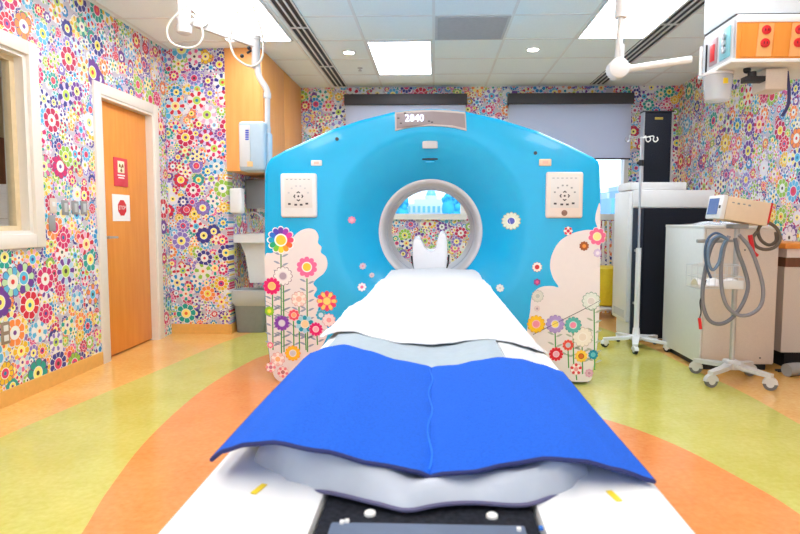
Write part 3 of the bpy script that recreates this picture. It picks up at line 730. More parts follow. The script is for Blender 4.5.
for px, py in ((259,489),(614,496)):
    p = aZ(px, py, .738); r_ = Matrix.Rotation(-.25 if px < 400 else .2, 3, 'Z')
    obj('yellow_mark', MB().box(p.x-.004, p.x+.004, p.y-.014, p.y+.014, .7375, .7390, rot=r_), YEL, tb)

ZP = [(-.31,.766),(-.285,.784),(-.25,.796),(-.21,.802),(-.15,.790),(-.08,.772),(0,.759),(.05,.762),(.10,.773),(.15,.781),(.2,.777),(.25,.764),(.29,.750),(.31,.742)]
def zmat(x):
    if x <= ZP[0][0]: return ZP[0][1]
    for a, b in zip(ZP, ZP[1:]):
        if x <= b[0]: t_ = (x-a[0])/(b[0]-a[0]); t_ = t_*t_*(3-2*t_)*.6+t_*.4; return a[1]+(b[1]-a[1])*t_
    return ZP[-1][1]
# mattress, sheet, grey pad, blue mat, silver pouch: each lies on the table
solo('mattress', MB().grid(lambda u, v: (TX-.285+.57*u, .86+3.2*v, (lambda z, t_: z*(1-t_)+min(.742, z)*t_)(zmat(TX-.285+.57*u)-.021, max(0, min(1, (v*3.2-.86)/.3)))), 30, 40, (0, 0, .014)), mat('mattress_white', (226,230,234), .6), 'thin pale mattress on the table under the sheet', 'mattress')
def sheet(u, v):
    y = 1.585+2.30*v; xl_ = -.312-.026*math.sin(PI*min(1, v*2.4))+.045*max(0, v-.75)/.25; x = xl_+(.302-xl_)*u
    wl = 1+.05*math.sin(9*y)*.3; 
    if v > .95: x *= 1-.06*((v-.95)/.05)
    z = zmat(max(-.3, min(.3, x)))-.010+.014*min(1, v*8)
    z = z*(1-min(1, v*2.2))+(.768-.010*(x/.3)**2)*min(1, v*2.2)
    edge = abs(2*u-1)
    if edge > .93: z -= .05*(edge-.93)/.07*min(1, v*4)
    z += .0022*math.sin(23*x+5*y)+.002*math.sin(13*y+3*x)+.0015*math.sin(41*y-19*x)
    y += .03*math.sin(14*x+.6)*(1-v)*math.exp(-v*10)-(.02*(1-abs(x)/.3) if v < .02 else 0)
    return (x*wl, y, z)
solo('white_sheet', MB().grid(sheet, 60, 90, (0, 0, .003)), SHEET, 'white linen sheet covering the head half of the table', 'sheet')
solo('grey_pad', MB().grid(lambda u, v: (-.26+.43*u, 1.05+.58*v, zmat(-.26+.43*u)-.0155+.001*math.sin(30*v)), 40, 10, (0, 0, .003)), PADG, 'pale grey pad showing between white sheet and blue mat', 'pad')
solo('folded_liner', MB().grid(lambda u, v: (.175+.115*u, 1.30+.36*v, zmat(.175+.115*u)-.018), 12, 8, (0, 0, .003)), mat('liner_white', (200,206,210), .7), 'white folded liner at the right edge between sheet and blue mat', 'liner')
bm_ = thing('blue_mat', 'royal blue lead mat with navy edging lying across the table', 'mat', (0, 1.0, .76))
def blue(u, v):
    x = -.302+.598*u
    near = .772-.012*math.sin(PI*u)-.01*math.exp(-((x+.2)/.06)**2); far = 1.33-.0*u+.03*math.exp(-((x+.22)/.1)**2)
    y = near+(far-near)*v
    z = zmat(x)-.002+.0012*math.sin(9*y+4*x)
    z -= .004*math.exp(-((x+.003)/.006)**2)
    return (x, y, z)
obj('mat_cloth', MB().grid(blue, 80, 40, (0, 0, .007)), BLUEF, bm_)
pts = [blue(i/40, 0) for i in range(41)]+[blue(1, j/20) for j in range(1, 21)]+[blue(1-i/40, 1) for i in range(1, 41)]+[blue(0, 1-j/20) for j in range(1, 20)]
obj('piping', MB().tube([Vector(p)-Vector((0, 0, .0035)) for p in pts], .0032, 8, 1, True), BLUED, bm_)
mb = MB(); sp_ = []
for j in range(20): p = blue(.5, j/19*.97+.015); sp_.append(Vector((p[0]-.002+.004*math.sin(j*.9), p[1], p[2]+.0016)))
obj('centre_seam', mb.tube(sp_, .0018, 6, 2), mat('seam_blue', (10,110,225), .8), bm_)
PF = [aZ(px, py-2, .7265) for px, py in ((252,473),(262,478),(275,482),(319,493),(362,504),(406,509.5),(450,507),(475,506),(510,505),(535,504),(565,499),(580,492),(590,486))]
def pfront(x):
    for a, b in zip(PF, PF[1:]):
        if x <= b.x: return a.y+(b.y-a.y)*(x-a.x)/(b.x-a.x)
    return PF[-1].y
def pouch(u, v):
    x = PF[0].x+(PF[-1].x-PF[0].x)*u; yf = pfront(x)+.004*math.sin(40*x); y = yf+(1.0-yf)*v
    e = min(1, min(u, 1-u)*9)
    zt_ = min(zmat(x)-.010, .80)-.002
    zt_ = .745+(zt_-.745)*e**.5
    if v < .12: zt_ = .728+(zt_-.728)*math.sin(PI/2*max(.0, v)/.12)**.6
    fo = math.sin(64*x+2.2*math.sin(20*y+9*x)+1.5*math.sin(31*x)); zt_ += e**.5*(.0085*fo*math.sin(PI*min(1, v*2.2)/1.0*.5+.2)+.002*math.sin(120*y+40*x))*(1-v)
    return (x, y, zt_)
def pouchv(u, v):
    p = pouch(u, v); return p
pc = thing('silver_pouch', 'puffy silver grey pouch under the near edge of the blue mat', 'pouch', (0, .8, .74))
mb = MB(); nu, nv = 60, 24
V = [[mb.bm.verts.new(pouch(i/nu, j/nv)) for j in range(nv+1)] for i in range(nu+1)]
W = [[mb.bm.verts.new((V[i][j].co.x, V[i][j].co.y+(.004 if j == 0 else 0), min(.7265 if abs(V[i][j].co.x) < .15 else .7425, V[i][j].co.z-.002))) for j in range(nv+1)] for i in range(nu+1)]
for i in range(nu):
    for j in range(nv):
        mb.bm.faces.new((V[i][j], V[i+1][j], V[i+1][j+1], V[i][j+1])); mb.bm.faces.new((W[i][j], W[i][j+1], W[i+1][j+1], W[i+1][j]))
for i in range(nu): mb.bm.faces.new((V[i][0], W[i][0], W[i+1][0], V[i+1][0])); mb.bm.faces.new((V[i][nv], V[i+1][nv], W[i+1][nv], W[i][nv]))
for j in range(nv): mb.bm.faces.new((V[0][j], V[0][j+1], W[0][j+1], W[0][j])); mb.bm.faces.new((V[nu][j], W[nu][j], W[nu][j+1], V[nu][j+1]))
hem_pts = [Vector((pouch(i/30, 0)[0], pouch(i/30, 0)[1]-.001, pouch(i/30, 0)[2]-.001)) for i in range(31)]
obj('pouch_body', mb, SILV, pc)
obj('hem', MB().tube(hem_pts, .0030, 6, 2), mat('purple_grey_hem', (92,88,120), .7), pc)

# head holder in the bore
hh = thing('head_holder', 'glossy white head cradle standing up inside the scanner bore', 'head rest', (-.02, 4.1, .77))
HP = [(415,276),(413.5,268),(412.5,255),(412.5,244),(414,239),(417,237.5),(420,239),(422.5,243),(425,247.5),(429,250.5),(433,250),(436.5,246),(438,239),(439.5,234.5),(443,232),(446,235),(447.3,243),(447.5,255),(446.5,268),(445,276)]
HPs = [(p.x, p.z) for p in (aY(q.x, q.y, 4.0) for q in smooth([Vector((a, b, 0)) for a, b in HP], 3))]
HPs = [(x, max(z, .745)) for x, z in HPs]
hcx = sum(p[0] for p in HPs)/len(HPs)
hm_ = mat('glossy_white', (226,226,230), .2, var=.01, coat=.5)
mb = MB(); rr = []
for yy, k_ in ((3.97, .90), (3.975, .97), (3.99, 1.0), (4.2, 1.03), (4.28, 1.0), (4.29, .95)):
    rr.append([mb.bm.verts.new((hcx+(x-hcx)*k_, yy+.03*(z-.8), .80+(z-.80)*k_)) for x, z in HPs])
for A, B in zip(rr, rr[1:]): mb.bridge(A, B)
mb.cap(rr[0], True); mb.cap(rr[-1])
obj('cup', mb, hm_, hh)
for a_, b_ in (((411.5,256), (415.5,271)), ((448.8,255), (445.5,270))):
    obj('edge_strip', MB().tube([aY(*a_, 4.02), aY((a_[0]+b_[0])/2-(.8 if a_[0] < 430 else -.8), 264, 4.0), aY(*b_, 3.97)], .006, 8, 4), BLACK, hh)

# ---------------------------------------------------------------- orange upper cabinet and alcove fittings
CABW = wood('peach_wood', (234,160,84), (240,168,94))
cab = thing('wall_cabinet', 'orange wood wall cabinet reaching the ceiling above the sink', 'cabinet', (-1.76, 6.3, 1.54))
obj('body', MB().box(XA, -1.60, YF-.01, YB, 1.54, H), CABW, cab)
for i in range(2):
    a = YF+.0+i*.803; d = obj('cabinet_door', MB().box(-1.60, -1.585, a+.0, a+.800, 1.545, H-.01, .0015), CABW, cab)
    obj('handle', MB().tube([(-1.585, a+.74, 1.58), (-1.56, a+.74, 1.59), (-1.56, a+.74, 1.66), (-1.585, a+.74, 1.67)], .004, 8, 3), STEEL, d)
sk = thing('hand_sink', 'white wall hung sink in the alcove behind the bin', 'sink', (-1.7, 5.85, .9))
def sy_(t): return t
sy0, sy1, sx1 = 5.60, 6.12, -1.42
mb = MB()
mb.box(XA, sx1, sy0, sy0+.04, .865, .945).box(XA, sx1, sy1-.04, sy1, .865, .945).box(sx1-.04, sx1, sy0+.04, sy1-.04, .865, .945).box(XA, XA+.12, sy0+.04, sy1-.04, .865, .945).box(XA+.12, sx1-.04, sy0+.04, sy1-.04, .865, .885)
obj('rim', mb, OFF, sk)
obj('bowl', MB().prism([(XA+.13, .47), (XA+.30, .47), (XA+.38, .58), (XA+.40, .75), (sx1-.06, .865), (XA+.04, .865), (XA+.09, .75)], lambda u, v: (u, sy0+.07, v), lambda u, v: (u, sy1-.07, v)), OFF, sk)
obj('faucet', MB().cyl((XA+.07, 5.86, .96), (XA+.07, 5.86, 1.0), .022).tube([(XA+.07, 5.86, 1.0), (XA+.07, 5.86, 1.12), (XA+.12, 5.86, 1.16), (XA+.19, 5.86, 1.12), (XA+.19, 5.86, 1.08)], .009), STEEL, sk)
sd = thing('soap_dispenser', 'white soap dispenser on the alcove wall left of the towel dispenser', 'dispenser', (XA, 5.72, 1.2))
q0, q1 = aX(228, 184, XA+.08), aX(240, 210, XA+.08)
obj('body', MB().box(XA, XA+.115, 5.50, 5.62, 1.145, 1.385, .02, 3), WHITE, sd); obj('nozzle', MB().box(XA+.03, XA+.08, 5.53, 5.59, 1.125, 1.145, .004), LGREY, sd)
td = thing('towel_dispenser', 'grey paper towel dispenser on the alcove wall above the sink', 'dispenser', (XA, 6.2, 1.2))
obj('body', MB().box(XA, XA+.24, 5.98, 6.40, 1.20, 1.50, .02, 3), GREY, td); obj('cover', MB().box(XA+.24, XA+.26, 6.0, 6.38, 1.24, 1.49, .008), DGREY, td)
obj('paper_towel', MB().box(XA+.10, XA+.13, 6.05, 6.33, 1.17, 1.20), PAPER, td)
# waste bin
bx0, by0 = -1.765, 5.65
bn = thing('waste_bin', 'grey waste bin with a clear liner under the sink', 'bin', (bx0, by0, 0))
mb = MB(); rr = []
def rrect(w, d, z, r=.04, n=5):
    out = []
    for cx_, cy2, a0 in ((w-r, d-r, 0), (-w+r, d-r, PI/2), (-w+r, -d+r, PI), (w-r, -d+r, 1.5*PI)):
        for i in range(n): a = a0+PI/2*i/(n-1); out.append(mb.bm.verts.new((bx0+cx_+r*math.cos(a), by0+cy2+r*math.sin(a), z)))
    return out
rr = [rrect(.135, .105, 0), rrect(.138, .108, .01), rrect(.165, .125, .385), rrect(.176, .136, .387), rrect(.176, .136, .405), rrect(.16, .12, .405), rrect(.13, .10, .02)]
for A, B in zip(rr, rr[1:]): mb.bridge(A, B)
mb.cap(rr[0], True); mb.cap(rr[-1]); obj('bin_body', mb, mat('bin_grey', (136,140,136), .5), bn)
mb = MB(); rr = [rrect(.15, .112, .25), rrect(.182, .142, .30), rrect(.186, .146, .36), rrect(.182, .142, .408), rrect(.158, .118, .412), rrect(.13, .1, .25)]
for k_, A in enumerate(rr[1:4]):
    for v in A: v.co += Vector((random.uniform(-.004, .004), random.uniform(-.004, .004), random.uniform(-.012, .012)*(k_ < 2)))
for A, B in zip(rr, rr[1:]): mb.bridge(A, B)
obj('bin_liner', mb, mat('liner_plastic', (226,228,226), .3, alpha=.6, var=0), bn)

# wall plates on the left wall
def plate(name, lab, cat, px0, py0, px1, py1, m, slots, group=None):
    a, b = aX(px0, py0, XL+.006), aX(px1, py1, XL+.006)
    o = thing(name, lab, cat, (XL, (a.y+b.y)/2, (a.z+b.z)/2), group)
    obj('cover_plate', MB().box(XL, XL+.007, a.y, b.y, b.z, a.z, .002), m, o)
    for s_ in slots:
        c = (a.y+s_[0]*(b.y-a.y), b.z+s_[1]*(a.z-b.z)); obj(s_[2], MB().box(XL+.007, XL+.011, c[0]-s_[3]/2, c[0]+s_[3]/2, c[1]-s_[4]/2, c[1]+s_[4]/2, .001), s_[5], o)
sw = (.5, .5, 'rocker', .03, .06, LGREY)
plate('light_switch', 'leftmost grey switch plate between window and door', 'switch', 62, 200, 69, 215, GREY, [sw], 'grey switch plates')
plate('light_switch', 'middle grey switch plate of the three left of the door', 'switch', 72, 201, 79, 214.5, GREY, [sw], 'grey switch plates')
plate('light_switch', 'grey switch plate nearest the door frame', 'switch', 81, 201, 87.5, 214.5, GREY, [sw], 'grey switch plates')
plate('wall_outlet', 'grey blank wall plate beside the control window', 'outlet', 49, 215, 56, 231, GREY, [])
plate('thermostat', 'small beige thermostat above the grey blank plate', 'thermostat', 50, 198, 57, 213, BEIGE, [(.5, .6, 'dial', .03, .03, OFF)])
plate('wall_outlet', 'taupe double power outlet low on the left wall', 'outlet', 1, 323, 10.5, 343, mat('taupe_plate', (150,130,110), .5), [(.5, .72, 'socket', .035, .035, OFF), (.5, .28, 'socket', .035, .035, OFF)])

# ---------------------------------------------------------------- ceiling mounted injector (left)
IY = 4.25
P_ = lambda px, py, Y=IY: aY(px, py, Y)
IW = mat('boom_white', (212,210,208), .4, var=.01); IG = mat('boom_grey', (186,184,182), .4, var=.02)
inj = thing('contrast_injector', 'pale blue injector head hanging on a white ceiling arm, left of scanner', 'injector', tuple(P_(257, 150)))
cp_ = P_(184, 20)
obj('ceiling_column', MB().cyl((cp_.x, IY, H), (cp_.x, IY, P_(184, 26).z), .045, n=28).lathe((cp_.x, IY, P_(184, 26).z-.06), (0, 0, 1), [(0, .03), (.01, .05), (.06, .055)], 24), IW, inj)
a, b = P_(196, 22), P_(256, 44)
mb = MB(); dr = (b-a).normalized()
nrm = Vector((-dr.z, 0, dr.x))
mb.prism([(0, -.035), (0, .035), (1, .026), (1, -.026)], lambda u, v: a.lerp(b, u)+nrm*v+Vector((0, -.03, 0)), lambda u, v: a.lerp(b, u)+nrm*v+Vector((0, .03, 0)))
mb.tube([P_(186, 26), P_(192, 22), P_(198, 22)], .022)
obj('spring_arm', mb, IG, inj)
c = P_(204, 22); obj('elbow_joint', MB().cyl((c.x, IY-.05, c.z), (c.x, IY+.05, c.z), .05, n=24), IW, inj)
c = P_(256, 52); mb = MB().cyl(P_(256, 38), P_(256, 68), .030, n=20).cyl(P_(256, 36), P_(256, 40), .036, n=20); obj('swivel_joint', mb, IG, inj)
obj('clamp_knob', MB().cyl(P_(247, 53), P_(254, 49), .008).ball(P_(242, 56), .014).ball(P_(249, 48, IY-.03), .014), BLACK, inj)
obj('drop_pole', MB().tube([P_(257, 62), P_(259, 76), P_(266, 88), P_(267.5, 94)], .022, 14, 5).cyl(P_(267.5, 92), P_(267.5, 134), .019, n=18).cyl(P_(267.3, 93), P_(267.3, 98), .027, n=18), IW, inj)
a, b = P_(243, 172), P_(268, 123)
hd = obj('injector_head', MB().box(a.x, b.x, IY-.09, IY+.09, a.z, b.z, .022, 4), mat('pale_blue_plastic', (178,196,208), .3, var=.02), inj)
obj('side_pod', MB().cyl(P_(269, 137, IY-.02), P_(269, 166, IY-.02), .024, n=18).ball(P_(269, 136, IY-.02), .024), mat('pale_blue_plastic', (178,196,208), .3), hd)
obj('front_panel', MB().box(a.x+.01, a.x+.085, IY-.096, IY-.088, a.z+.03, b.z-.03, .003), IW, hd)
mb = MB()
for i in range(5): q = P_(247, 130.5+i*2.2, IY-.097); mb.box(q.x-.012, q.x+.012, IY-.098, IY-.0955, q.z-.005, q.z+.005)
obj('blue_marking', mb, mat('marking_blue', (60,80,190), .4), hd)
q = P_(250, 164, IY-.097); obj('orange_label', MB().box(q.x-.02, q.x+.02, IY-.0985, IY-.0955, q.z-.018, q.z+.018), mat('label_orange', (240,190,130), .4), hd)
lp = MB()
lp.tube([P_(*p, IY-.12) for p in ((215,-8),(199,1),(184,8),(170,22),(167,33),(172,43),(186,48),(198,45),(203,36),(200,24),(192,14))], .0075, 12, 6)
solo('coiled_cable', lp, mat('ivory_cable', (206,198,184), .5), 'white cable looped around the ceiling column at upper left', 'cable')
lp = MB(); lp.tube([P_(*p, IY-.14) for p in ((239,-8),(238.5,8),(233,25),(230,40),(234,55),(244,64),(254,66),(262,58),(263,40),(258,20),(252,5),(243,-8))], .0075, 12, 6)
solo('coiled_cable', lp, mat('ivory_cable', (206,198,184), .5), 'white hanging cable loop in front of the orange cabinet', 'cable')

# ---------------------------------------------------------------- right ceiling arm
AY = 3.55
Q_ = lambda px, py, Y=AY: aY(px, py, Y)
arm = thing('ceiling_boom', 'white jointed ceiling arm in front of the right light panel', 'arm', tuple(Q_(619, 60)))
t0 = Q_(621, 18)
obj('ceiling_post', MB().cyl((t0.x, AY, H), t0, .036, n=24), WHITE, arm)
obj('drop_tube', MB().cyl(t0, Q_(618, 60), .019, n=20), OFF, arm)
obj('tube_guard', MB().box(Q_(620, 0).x, Q_(624.5, 0).x, AY-.03, AY-.01, Q_(620, 62).z, Q_(620, 45).z, .006), WHITE, arm)
c = Q_(617.5, 69); obj('joint_hub', MB().lathe((c.x, AY-.045, c.z), (0, 1, 0), [(0, .045), (.008, .058), (.08, .058), (.09, .045)], 28), WHITE, arm)
obj('reach_arm', MB().cyl(Q_(620, 70), Q_(630, 68), .034, .026).cyl(Q_(628, 69), Q_(691, 59.5), .0205, n=18), OFF, arm)

# ---------------------------------------------------------------- ceiling service head (right)
sv = thing('service_head', 'ceiling service boom with orange outlet panel at upper right', 'boom', (2.0, 3.5, 2.0))
X0, Y0, Y1s = 1.62, 3.30, 3.68
cm = obj('column_shroud', MB().box(X0, 2.7, Y0, Y1s, 2.20, H, .004), mat('shroud_grey', (214,220,224), .4, var=.01), sv)
obj('shroud_edge', MB().box(X0+.004, 2.69, Y0+.004, Y1s-.004, 2.185, 2.20), BLACK, sv)
YS = Y0-.025
a, b = aY(738, 57, YS), aY(740, 23, YS)
zb, zt2 = 1.955, 2.185
hdm = obj('head_body', MB().prism([(X0+.0, zb), (X0+.0, zt2), (2.69, zt2), (2.69, zb)], lambda u, v: (u, Y0-.02, v), lambda u, v: (u, Y1s-.02, v)), LGREY, sv)
obj('bezel', MB().box(X0-.004, 2.69, Y0-.03, Y0-.018, 2.145, zt2, .002), WHITE, sv)
obj('bezel', MB().box(X0-.03, 2.69, Y0-.03, Y1s-.01, zb-.02, zb, .003), OFF, sv)
fx0 = X0-.002; pw = (2.69-fx0)/11.6
ob = obj('outlet_panel', MB().box(fx0, 2.69, Y0-.026, Y0-.02, zb, 2.145), WD, sv, label='orange outlet panel')
for i in range(7):
    xa = aY(740+i*16.6, 40, Y0-.03).x; xb = aY(740+(i+1)*16.6-1.6, 40, Y0-.03).x
    red = i % 2 == 1
    pl = obj('cover_plate', MB().prism([(xa, zb+.01), (xa+.012, 2.137), (xb+.012, 2.137), (xb, zb+.01)], lambda u, v: (u, Y0-.030, v), lambda u, v: (u, Y0-.0262, v)), mat('pale_orange_plate', (240,176,110), .4) if red else WD, ob)
    if red:
        for zz in (.42, .78):
            z_ = zb+.19*zz; xm = (xa+xb)/2+.006*zz*2
            s_ = obj('red_socket', MB().lathe((xm, Y0-.030, z_), (0, -1, 0), [(0, .024), (.006, .024), (.008, .02)], 24), RED, pl)
            obj('contact', MB().box(xm-.010, xm-.006, Y0-.0392, Y0-.0378, z_-.006, z_+.006).box(xm+.006, xm+.010, Y0-.0392, Y0-.0378, z_-.006, z_+.006), BLACK, s_)
# side face of the head (faces left)
sf = X0-.002
obj('side_panel', MB().box(sf-.004, sf, Y0, Y0+.36, zb+.01, 2.17), LGREY, sv)
tp = obj('gas_panel', MB().box(sf-.010, sf-.004, Y0+.03, Y0+.15, zb+.03, 2.15, .002), TEAL, sv)
for zz in (.28, .5, .72): obj('gas_port', MB().lathe((sf-.010, Y0+.09, zb+.03+.17*zz), (-1, 0, 0), [(0, .020), (.01, .020), (.012, .012)], 18), STEEL, tp)
dn = obj('side_outlet', MB().box(sf-.010, sf-.004, Y0+.18, Y0+.27, zb+.03, 2.13, .002), mat('mauve_plate', (170,140,142), .4), sv)
obj('red_socket', MB().box(sf-.016, sf-.010, Y0+.2, Y0+.25, zb+.05, 2.10, .004), RED, dn)
obj('side_rail', MB().cyl((sf-.03, Y0+.33, zb-.005), (sf-.03, Y0+.33, 2.12), .009), OFF, sv)
obj('side_rail', MB().cyl((sf-.012, Y0+.30, zb), (sf-.012, Y0+.30, 2.12), .005), BLACK, sv)
# things hanging from its underside
sc_ = thing('suction_canister', 'clear plastic canister with a yellow cap under the service boom', 'canister', tuple(aY(716, 90, 3.5)))
a = aY(704, 76, 3.5); b = aY(731, 102, 3.5); cx_ = (a.x+b.x)/2; rw = (b.x-a.x)/2
obj('jar', MB().lathe((cx_, 3.5, b.z), (0, 0, 1), [(0, rw*.7), (.008, rw*.84), ((a.z-b.z)*.9, rw), (a.z-b.z, rw)], 28), CLEAR, sc_)
obj('lid', MB().lathe((cx_, 3.5, a.z), (0, 0, 1), [(0, rw*1.04), (.012, rw*1.04), (.014, rw*.5), (.03, rw*.45), (.031, .018), (zb-.021-a.z, .018)], 28), OFF, sc_)
obj('yellow_cap', MB().cyl((cx_+.0, 3.5-rw*.7, a.z+.012), (cx_, 3.5-rw*.7, a.z+.045), .014), YEL, sc_)
obj('yellow_tag', MB().box(cx_-.008, cx_+.018, 3.5-rw-.004, 3.5-rw-.001, a.z-.06, a.z-.03), YEL, sc_)
br = thing('monitor_bracket', 'beige bracket box with a black clamp below the service boom', 'bracket', tuple(aY(770, 80, 3.4)))
a, b = aY(761, 91, 3.4), aY(784, 70, 3.4)
obj('bracket_box', MB().box(a.x, b.x, 3.36, 3.50, a.z, b.z, .006), BEIGE, br)
obj('hanger', MB().box(a.x+.04, a.x+.09, 3.42, 3.46, b.z, zb-.02), BEIGE, br)
a, b = aY(743, 82.5, 3.38), aY(763, 77, 3.38); obj('clamp', MB().box(a.x, b.x, 3.35, 3.41, a.z, b.z, .003), BLACK, br)
obj('clamp_knob', MB().cyl(aY(752, 77, 3.38), aY(752, 72, 3.38), .022).ball(aY(747, 70, 3.40), .02), BLACK, br)
lp = MB(); lp.tube([aY(*p, 3.44) for p in ((736,56),(742,66),(752,66),(765,60),(778,58),(790,64),(796,58))], .010, 10, 6)
solo('boom_cable', lp, mat('mauve_cable', (170,150,146), .5), 'mauve cable draped under the orange outlet panel', 'cable')
lp = MB(); lp.tube([aY(*p, 3.47) for p in ((787,57),(787,72),(789,90),(788,105),(782,116))], .009, 10, 6)
solo('hanging_cable', lp, mat('navy_cable', (60,56,110), .5), 'dark blue cable hanging below the right end of the boom', 'cable')

# ---------------------------------------------------------------- tall rack cabinet, slab, tower
ck = thing('equipment_cabinet', 'white and black equipment cabinet behind the drip stand', 'cabinet', (2.12, 5.4, 0))
cx0, cx1, cy0, cy1 = 1.765, 2.475, 5.28, 5.66
obj('side_panel', MB().box(cx0-.03, cx0+.0, cy0+.03, cy1+.05, .17, 1.345, .004), WHITE, ck)
obj('side_grille', MB().box(cx0-.033, cx0-.03, cy0+.08, cy1, .2, .27), LGREY, ck)
obj('body', MB().box(cx0, cx1, cy0+.02, cy1, .02, 1.20), WHITE, ck)
obj('top_cover', MB().box(cx0-.0, cx1, cy0, cy1+.05, 1.20, 1.355, .008), WHITE, ck)
obj('front_panel', MB().box(cx0+.10, cx1-.01, cy0, cy0+.02, .03, 1.195), DARKF, ck, label='black speckled front panel')
gd_ = obj('glass_door', MB().box(cx0+.005, cx0+.095, cy0-.005, cy0+.018, .03, 1.195, .002), mat('smoked_glass', (44,52,66), .35, var=.05, spec=.3), ck)
for z_ in (.35, .82): obj('latch', MB().cyl((cx0+.03, cy0-.018, z_), (cx0+.03, cy0-.004, z_), .012), STEEL, gd_)
obj('foot', MB().box(cx0+.05, cx0+.12, cy0+.03, cy1-.03, 0, .02), BLACK, ck); obj('foot', MB().box(cx1-.12, cx1-.05, cy0+.03, cy1-.03, 0, .02), BLACK, ck)
solo('plinth_slab', MB().box(1.745, 2.235, cy0+.02, cy0+.38, 1.357, 1.425, .006), WHITE, 'white slab lying on top of the equipment cabinet', 'slab')
tw = thing('black_tower', 'narrow black tower with silver edges standing on the white slab', 'speaker', (1.98, 5.45, 1.426))
obj('tower_body', MB().box(1.862, 2.098, 5.33, 5.40, 1.426, 2.04, .003), DARKF, tw)
obj('edge_trim', MB().box(1.85, 1.862, 5.325, 5.40, 1.426, 2.05), STEEL, tw); obj('edge_trim', MB().box(2.098, 2.112, 5.325, 5.40, 1.426, 2.05), STEEL, tw)
obj('top_cap', MB().box(1.845, 2.117, 5.32, 5.41, 2.04, 2.052, .002), BLACK, tw)
obj('badge', MB().box(1.95, 2.02, 5.325, 5.331, 1.975, 1.995, .001), mat('brass_badge', (170,150,70), .4, .6), tw)

# ---------------------------------------------------------------- caster stand helper
def casters(par, cx_, cy2, r, n, a0, z, legm, legh=.022, cr=.03, wheelm=None, names=('base_leg', 'caster')):
    for i in range(n):
        a = a0+2*PI*i/n; e = Vector((cx_+r*math.cos(a), cy2+r*math.sin(a), 0)); d = Vector((math.cos(a), math.sin(a), 0)); pn = Vector((-d.y, d.x, 0))
        mb = MB(); c0 = Vector((cx_, cy2, 0))
        def F_(u, v, top): return c0+d*(u*r)+pn*(v*(.030-.008*u))+Vector((0, 0, z+(.0 if not top else legh)-(.014*u)+(.018 if u < .1 else 0)))
        V = []
        mb.prism([(0, -1), (.35, -1), (.8, -1), (1.05, -.8), (1.05, .8), (.8, 1), (.35, 1), (0, 1)], lambda u, v: F_(u, v, False), lambda u, v: F_(u, v, True))
        lg = obj(names[0], mb, legm, par)
        sgn = 1 if i % 2 else -1; wc = e+Vector((.0, 0, cr))
        w = MB()
        ax = Vector((math.cos(a+1.1*sgn), math.sin(a+1.1*sgn), 0))
        w.cyl(wc-ax*.012, wc+ax*.012, cr, n=22)
        cs = obj(names[1], w, wheelm or BLACK, lg)
        hb = MB().cyl(wc+Vector((0, 0, cr*.2)), e+Vector((0, 0, z-.005)), .009, n=10)
        hb.lathe(wc-ax*.016, ax, [(0, cr*.55), (.032, cr*.55)], 18)
        fk = [(math.cos(t_)*cr*1.08, math.sin(t_)*cr*1.08) for t_ in [PI*k/8 for k in range(9)]]
        side = ax.cross(Vector((0, 0, 1)))
        hb.prism(fk, lambda u, v: wc+side*u+Vector((0, 0, v))-ax*.017, lambda u, v: wc+side*u+Vector((0, 0, v))+ax*.017)
        obj('caster_hood', hb, legm, lg)

# drip stand
ix, iy = 1.735, 5.02
iv = thing('drip_stand', 'slim steel drip stand on a white wheeled base', 'stand', (ix, iy, 0))
casters(iv, ix, iy, .26, 5, math.radians(250), .075, WHITE, cr=.032)
zt_ = aY(643, 137, iy).z; zm = aY(643, 248, iy).z
obj('hub', MB().lathe((ix, iy, .07), (0, 0, 1), [(0, .05), (.02, .05), (.04, .032), (.10, .026)], 24), WHITE, iv)
obj('lower_tube', MB().cyl((ix, iy, .1), (ix, iy, zm), .022, n=20), WHITE, iv)
obj('upper_pole', MB().cyl((ix, iy, zm), (ix-.005, iy, zt_), .0105, n=14), STEEL, iv)
obj('height_clamp', MB().cyl((ix, iy, aY(643, 166, iy).z), (ix, iy, aY(643, 160, iy).z), .02).ball((ix-.024, iy, aY(643, 163, iy).z), .014), BLACK, iv)
for s_, nm in ((-1, 0), (1, 0)):
    mb = MB(); X_ = ix-.003; Z_ = zt_
    for j in (0, 1):
        c_ = X_+s_*(.055+.06*j); pts = [(X_+s_*.01, iy, Z_-.01), (c_-s_*.02, iy, Z_+.008), (c_-s_*.018, iy, Z_-.025), (c_, iy, Z_-.04), (c_+s_*.02, iy, Z_-.022), (c_+s_*.012, iy, Z_)]
        mb.tube(pts, .0045, 8, 5)
    obj('hanger_hook', mb, STEEL if s_ < 0 else OFF, iv)

# ---------------------------------------------------------------- beige box unit, plastic on top
wb = thing('storage_unit', 'large beige and off white unit behind the monitor cart', 'cabinet', (2.2, 4.6, 0))
bx0_, bx1_, by0_, by1_ = 1.935, 2.455, 4.26, 4.95
obj('body', MB().box(bx0_+.006, bx1_, by0_+.006, by1_, .05, 1.03), BEIGE, wb)
obj('front_panel', MB().box(bx0_+.012, bx1_, by0_-.006, by0_+.006, .06, 1.028, .003), BEIGE, wb)
obj('side_panel', MB().box(bx0_-.006, bx0_+.006, by0_, by1_, .05, 1.035, .003), OFF, wb)
obj('top_panel', MB().box(bx0_-.008, bx1_+.005, by0_-.008, by1_+.005, 1.03, 1.052, .004), OFF, wb)
obj('toe_gap_fill', MB().box(bx0_+.03, bx1_-.03, by0_+.04, by1_-.03, 0, .05), BLACK, wb)
for px, py in ((745, 250), (760, 358)): p = aY(px, py, by0_-.008); obj('screw', MB().cyl((p.x, by0_-.009, p.z), (p.x, by0_-.005, p.z), .006, n=10), DGREY, wb)
def film(u, v):
    x = 1.95+.36*u; y = 4.28+.4*v
    return (x, y, 1.058+.030*abs(math.sin(9*u+4*v))*abs(math.sin(7*v+3*u))*math.sin(PI*u)**.6*math.sin(PI*v)**.5)
